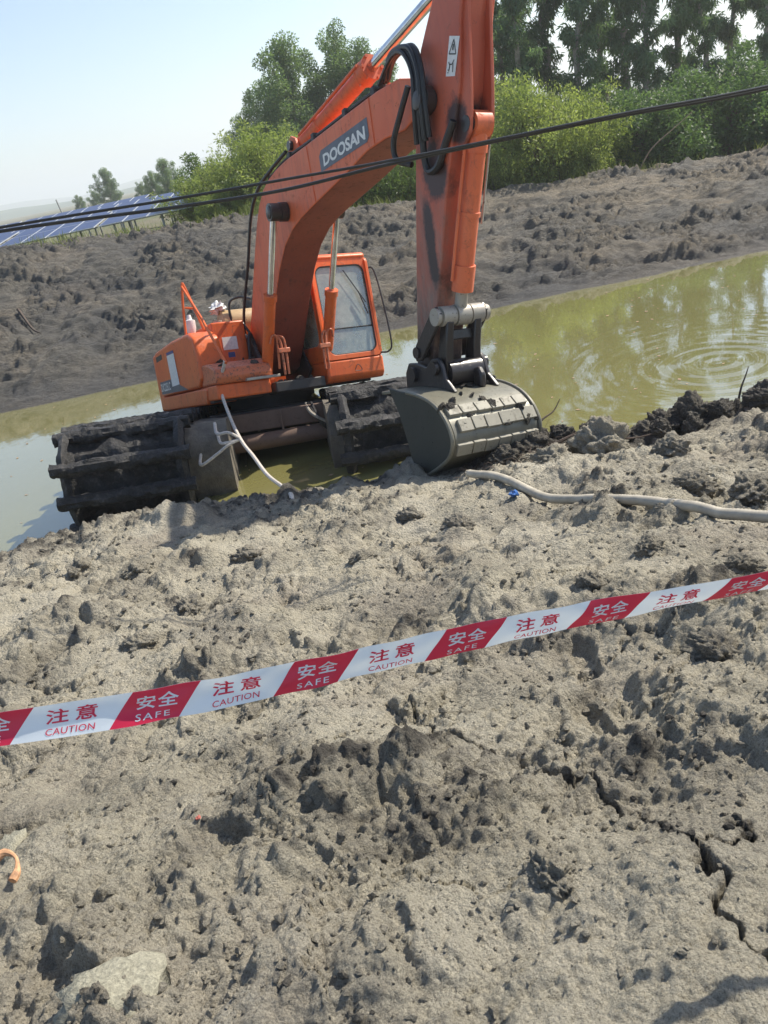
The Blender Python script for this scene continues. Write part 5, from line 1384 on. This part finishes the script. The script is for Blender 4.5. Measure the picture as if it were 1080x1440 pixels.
def make_broad(h, spread, nleaf, mat, bark, lo=0.22, size=(0.13, 0.26), wd=(0.03, 0.055), lobes=16):
    mb = MB(); clumps = []
    tr = limb_tube(mb, (0, 0, 0), (rng.normal() * 0.3, rng.normal() * 0.3, h * 0.75), 0.022 * h, 0.05, 0.1, 8, 8)
    for i in range(lobes):
        t = lo + (1 - lo) * (i + rng.random()) / lobes
        an = i * 2.4 + rng.random(); prof = math.sin(math.pi * min(1, max(0.12, (t - lo) / (1 - lo) * 0.86 + 0.12))) ** 0.7
        l_ = spread * prof * rng.uniform(0.45, 1.05)
        p = tr[min(8, int(t * 8 * 0.8))]
        e = Vector((p.x + math.cos(an) * l_, p.y + math.sin(an) * l_, h * t * 0.95))
        pts = limb_tube(mb, p, e, 0.05, 0.012, 0.1, 5, 5)
        clumps.append((pts[-1], rng.uniform(0.42, 0.72) * spread * 0.5))
        for q in pts[2:-1]:
            clumps.append((q + Vector(tuple(rng.normal(size=3) * 0.3)), rng.uniform(0.25, 0.5) * spread * 0.5))
        for _ in range(2):
            clumps.append((pts[-1] + Vector(tuple(rng.normal(size=3) * spread * 0.17)), rng.uniform(0.2, 0.38) * spread * 0.5))
    wts = np.array([c[1] ** 2 for c in clumps]); wts /= wts.sum()
    idx = rng.choice(len(clumps), nleaf, p=wts)
    C = np.array([tuple(c[0]) for c in clumps])[idx]; Rr = np.array([c[1] for c in clumps])[idx]
    g = rng.normal(size=(nleaf, 3)); g /= np.linalg.norm(g, axis=1)[:, None]
    P = C + g * (Rr * rng.random(nleaf) ** 0.35)[:, None]
    P[:, 2] = np.maximum(P[:, 2], 0.05)
    D = g * 0.6 + rng.normal(size=(nleaf, 3)) * 0.6 + np.array([0, 0, -0.2])
    ct = rng.random(len(clumps))[idx]
    lm = leaves(P, D, rng.uniform(*size, nleaf), rng.uniform(*wd, nleaf), mat, np.clip(0.6 * ct + 0.4 * rng.random(nleaf), 0, 1), 'crown')
    return mb.mesh('trunk', bark), lm

def make_shrub(h, spread, nshoot, mat, per=34, size=(0.07, 0.16)):
    """many upright shoots from a spreading base, leaves up each shoot"""
    mb = MB(); Ps = []; Ds = []; Tn = []
    for i in range(nshoot):
        an = rng.uniform(0, 6.28); r = spread * math.sqrt(rng.random())
        top = h * (1 - 0.45 * (r / spread) ** 2) * rng.uniform(0.72, 1.06)
        b0 = Vector((math.cos(an) * r * 0.55, math.sin(an) * r * 0.55, 0)); e = Vector((math.cos(an) * r * 1.05, math.sin(an) * r * 1.05, top))
        if i % 5 == 0: limb_tube(mb, b0, e, 0.014, 0.004, 0.03, 4, 4)
        t = rng.random(per) ** 0.75; tone = 0.45 * rng.random()
        p = np.array(tuple(b0))[None] * (1 - t[:, None]) + np.array(tuple(e))[None] * t[:, None] + rng.normal(size=(per, 3)) * 0.07
        Ps.append(p); Ds.append(rng.normal(size=(per, 3)) * 0.6 + np.array([math.cos(an) * 0.3, math.sin(an) * 0.3, 0.7])); Tn.append(tone + 0.25 * t + 0.3 * rng.random(per))
    P = np.concatenate(Ps); D = np.concatenate(Ds); n = len(P)
    P[:, 2] = np.maximum(P[:, 2], 0.02)
    lm = leaves(P, D, rng.uniform(*size, n), rng.uniform(0.010, 0.022, n), mat, np.clip(np.concatenate(Tn), 0, 1), 'foliage')
    return mb.mesh('stems', 'bark_dark'), lm

def gz(x, y):
    if y < 30.6: return float(far_bank(np.array([x]), np.array([y]))[0][0])
    return float(plateau_z(np.array([x]), np.array([y]))[0])

def plant(kind, meshes, parts, x, y, s, rot, label, cat, group, sz_=None):
    r = empty(kind, (x, y, gz(x, y) - 0.05), (0, 0, rot)); r.scale = (s, s, sz_ or s)
    for pn, mm in zip(parts, meshes): link(pn, mm, r)
    tag(r, label, cat, group); return r

EU = [make_eucalyptus(15.5, 2.1, 11500, i) for i in range(4)]
for i, (sx, y, s, v) in enumerate(((0.205, 44, 0.95, 0), (0.235, 47, 1.05, 1), (0.262, 43, 0.95, 2), (0.292, 46, 1.08, 3), (0.325, 42, 1.0, 0), (0.352, 47, 1.08, 1), (0.385, 43, 1.02, 2), (0.405, 41, 0.92, 3), (0.442, 44, 1.05, 1),
                                   (0.478, 42, 0.86, 0), (0.505, 47, 0.90, 2), (0.548, 42, 0.78, 3), (0.60, 43, 0.9, 1), (0.66, 45, 0.95, 0), (0.20, 50, 0.95, 3), (0.25, 55, 1.0, 1))):
    plant('eucalyptus_tree', EU[v], ('trunk', 'crown'), sx * y, y, s, i * 1.9, ('slender eucalyptus standing right beside the stick of the excavator' if sx < 0.25 and y < 49 else 'slender eucalyptus rising behind the yellow-green shrubs' if sx < 0.36 and y < 49 else 'slender eucalyptus in the back row of the grove' if y > 49 else 'shorter eucalyptus standing over the dark shrubs' if s < 0.93 else 'tall eucalyptus standing over the dark shrubs'), 'tree', 'eucalyptus grove behind the bank')
BR = [make_broad(9.8, 3.3, 34000, 'leaf_broad', 'bark_pale', 0.12) for i in range(3)]
for i, (sx, y, s, v, lab) in enumerate(((-0.004, 60, 0.98, 0, 'tall round-headed broadleaf tree, highest of the clump behind the boom'), (0.045, 62, 1.0, 1, 'tall broadleaf tree beside the highest one behind the boom'),
                                   (0.082, 60, 0.86, 2, 'broadleaf tree of the clump hidden partly by the arm cylinder'), (-0.058, 60, 0.60, 2, 'shorter dark tree at the open edge of the clump behind the boom'), (-0.035, 64, 0.78, 1, 'middle-sized tree in the clump behind the boom'))):
    plant('broadleaf_tree', BR[v], ('trunk', 'crown'), sx * y, y, s, i * 2.3 + 0.5, lab, 'tree', 'tree clump behind the boom')
DK = make_broad(4.2, 2.0, 9000, 'leaf_green', 'bark_dark', 0.08, (0.12, 0.24), (0.03, 0.05), 12)
plant('broadleaf_tree', DK, ('trunk', 'crown'), -0.128 * 38, 38, 0.66, 0.3, 'small dark green tree behind the shrubs by the solar panels', 'tree', None)
plant('broadleaf_tree', DK, ('trunk', 'crown'), 0.36 * 36, 36, 0.8, 1.3, 'small green tree between the yellow-green shrubs and the grove', 'tree', None)
VY = 3.3; VS = 1.12
SHY = [make_shrub(2.6, 1.5, 330, 'leaf_yellow'), make_broad(2.75, 1.55, 12000, 'leaf_yellow', 'bark_dark', 0.04, (0.08, 0.17), (0.016, 0.03), 18)]
SHG = [make_shrub(2.5, 1.6, 330, 'leaf_green') for i in range(2)]
SHD = [make_broad(2.8, 1.7, 9000, 'leaf_dark', 'bark_dark', 0.05, (0.08, 0.17), (0.022, 0.038), 16) for i in range(2)]
for i, (sx, y, s, sz_) in enumerate(((0.205, 27.6, 0.95, 1.0), (0.255, 27.3, 1.05, 1.15), (0.30, 27.4, 1.05, 1.2), (0.342, 27.8, 0.9, 1.0), (0.275, 29.5, 1.2, 1.32), (0.235, 29.8, 1.15, 1.28), (0.225, 26.6, 0.6, 0.6), (0.33, 26.7, 0.55, 0.5))):
    plant('yellow_shrub', SHY[i % 2], ('stems', 'foliage'), sx * (y + VY), y + VY, s * VS, i * 1.7, ('low yellow-green shrub at the very edge of the bank' if s < 0.7 else 'sunlit yellow-green shrub on the bank below the eucalyptus grove' if y < 29 else 'yellow-green shrub behind others below the eucalyptus grove'), 'shrub', 'yellow-green shrubs below the grove', sz_ * VS)
for i, (sx, y, s, sz_) in enumerate(((0.40, 29, 1.0, 0.85), (0.432, 28.4, 1.0, 0.9), (0.47, 29.0, 1.05, 0.95), (0.51, 28.6, 1.1, 1.0), (0.55, 29.2, 1.1, 0.95), (0.60, 28.8, 1.1, 1.0), (0.385, 31, 0.9, 0.9), (0.455, 31.5, 1.1, 1.1), (0.53, 31.5, 1.1, 1.15), (0.66, 29, 1.1, 1.0))):
    plant('dark_shrub', SHD[i % 2], ('stems', 'foliage'), sx * (y + VY), y + VY, s * VS, i * 2.1, ('dark leafy shrub in the front row along the bank top' if y < 30 else 'dark leafy shrub in the back row, under the eucalyptus'), 'shrub', 'dark shrubs along the bank top', sz_ * VS)
for i, (sx, y, s, sz_) in enumerate(((-0.138, 31.5, 0.8, 0.62), (-0.105, 31, 1.0, 0.86), (-0.072, 30.6, 1.05, 0.96), (-0.035, 30.2, 1.1, 1.0), (-0.005, 30.4, 1.0, 0.95), (-0.088, 33, 1.1, 1.08), (-0.045, 33, 1.2, 1.12), (0.02, 32, 1.0, 1.0), (-0.12, 29.2, 0.55, 0.42), (-0.06, 28.6, 0.6, 0.45))):
    plant('yellow_shrub', SHY[(i + 1) % 2], ('stems', 'foliage'), sx * (y + VY), y + VY, s * VS, i * 1.3, ('low feathery shrub at the bank edge before the solar panels' if s < 0.7 else 'yellow-green feathery shrub between the solar panels and the boom' if y < 32 else 'taller feathery shrub at the back, between solar panels and boom'), 'shrub', 'yellow-green shrubs by the solar panels', sz_ * VS)
for i, (sx, y, s, sz_) in enumerate(((0.035, 29.2, 0.95, 0.75), (0.07, 28.8, 0.95, 0.8), (0.105, 28.5, 0.95, 0.78), (0.135, 29, 0.95, 0.85), (0.165, 28.6, 0.9, 0.8), (0.09, 30.5, 1.1, 1.0), (0.15, 31, 1.1, 1.0), (0.185, 28.4, 0.9, 0.9))):
    plant('green_shrub', SHG[i % 2], ('stems', 'foliage'), sx * (y + VY), y + VY, s * VS, i * 1.9, 'mid green shrub on the bank top between boom and stick', 'shrub', 'green shrubs seen past the boom', sz_ * VS)
for i, (sx, y, s) in enumerate(((-0.236, 130, 0.62), (-0.20, 125, 0.34), (-0.185, 110, 0.42), (-0.168, 95, 0.5), (-0.255, 150, 0.4), (-0.275, 160, 0.36))):
    r = plant('broadleaf_tree', BR[i % 3], ('trunk', 'crown'), sx * y, y, s, i * 1.1, 'small hazy tree far beyond the solar panels', 'tree', 'far trees beyond the solar panels')
twig([(0.392 * 30, 30, gz(0.392 * 30, 30) - 0.05), (0.41 * 30, 30, 1.9), (0.44 * 30, 30, 2.45), (0.462 * 30, 30, 2.85)], 0.035, 'straw_twig', 'bare straw-coloured branch leaning in front of the dark shrubs', 'dead_branch', 'branch')
zt = gz(-8.6, 22.5)
twig([(-8.9, 22.9, gz(-8.9, 22.9) + 0.1), (-8.5, 22.3, gz(-8.5, 22.3) + 0.1), (-8.1, 21.7, gz(-8.1, 21.7) + 0.08)], 0.05, 'twig', 'dark dead branch lying on the far bank below the solar panels', 'dead_branch', 'branch')

# grass along the far bank's crest
n = 9000
xg = rng.uniform(-24, 16, n); yg = rng.uniform(28.3, 32.5, n)
k_ = (fbm(xg * 0.6, yg * 0.6, 3, 500) + 0.25 * rng.normal(size=n)) > np.where(xg < 3, 0.0, 0.25); xg, yg = xg[k_], yg[k_]; n = len(xg)
zg = np.where(yg < 30.6, far_bank(xg, yg)[0], plateau_z(xg, yg))
d = rng.normal(size=(n, 3)) * 0.35; d[:, 2] = 1
o = link('bank_grass', blades('bank_grass', np.stack([xg, yg, zg], -1), d, rng.uniform(0.15, 0.5, n), rng.uniform(0.006, 0.014, n), 'grass_blade', rng.random(n), 0.12))
tag(o, 'rough grass along the top of the far bank', kind='stuff')
SC.cycles.use_denoising = True
SC.cycles.volume_bounces = 1

# ------------------------------------------------------------------ air
m = bpy.data.materials.new('air_haze'); m.use_nodes = True; nt = m.node_tree; nt.nodes.clear()
out = N(nt, 'ShaderNodeOutputMaterial'); pvn = N(nt, 'ShaderNodeVolumePrincipled')
pvn.inputs['Color'].default_value = (0.95, 0.98, 1.0, 1); pvn.inputs['Density'].default_value = HAZE; pvn.inputs['Anisotropy'].default_value = 0.3
nt.links.new(pvn.outputs[0], out.inputs['Volume'])
MATS['air_haze'] = m
o = MB().box((-3300, -60, -7), (3300, 4300, 95)).build('haze', 'air_haze', smooth=False)
tag(o, 'thin pale summer haze', kind='stuff')
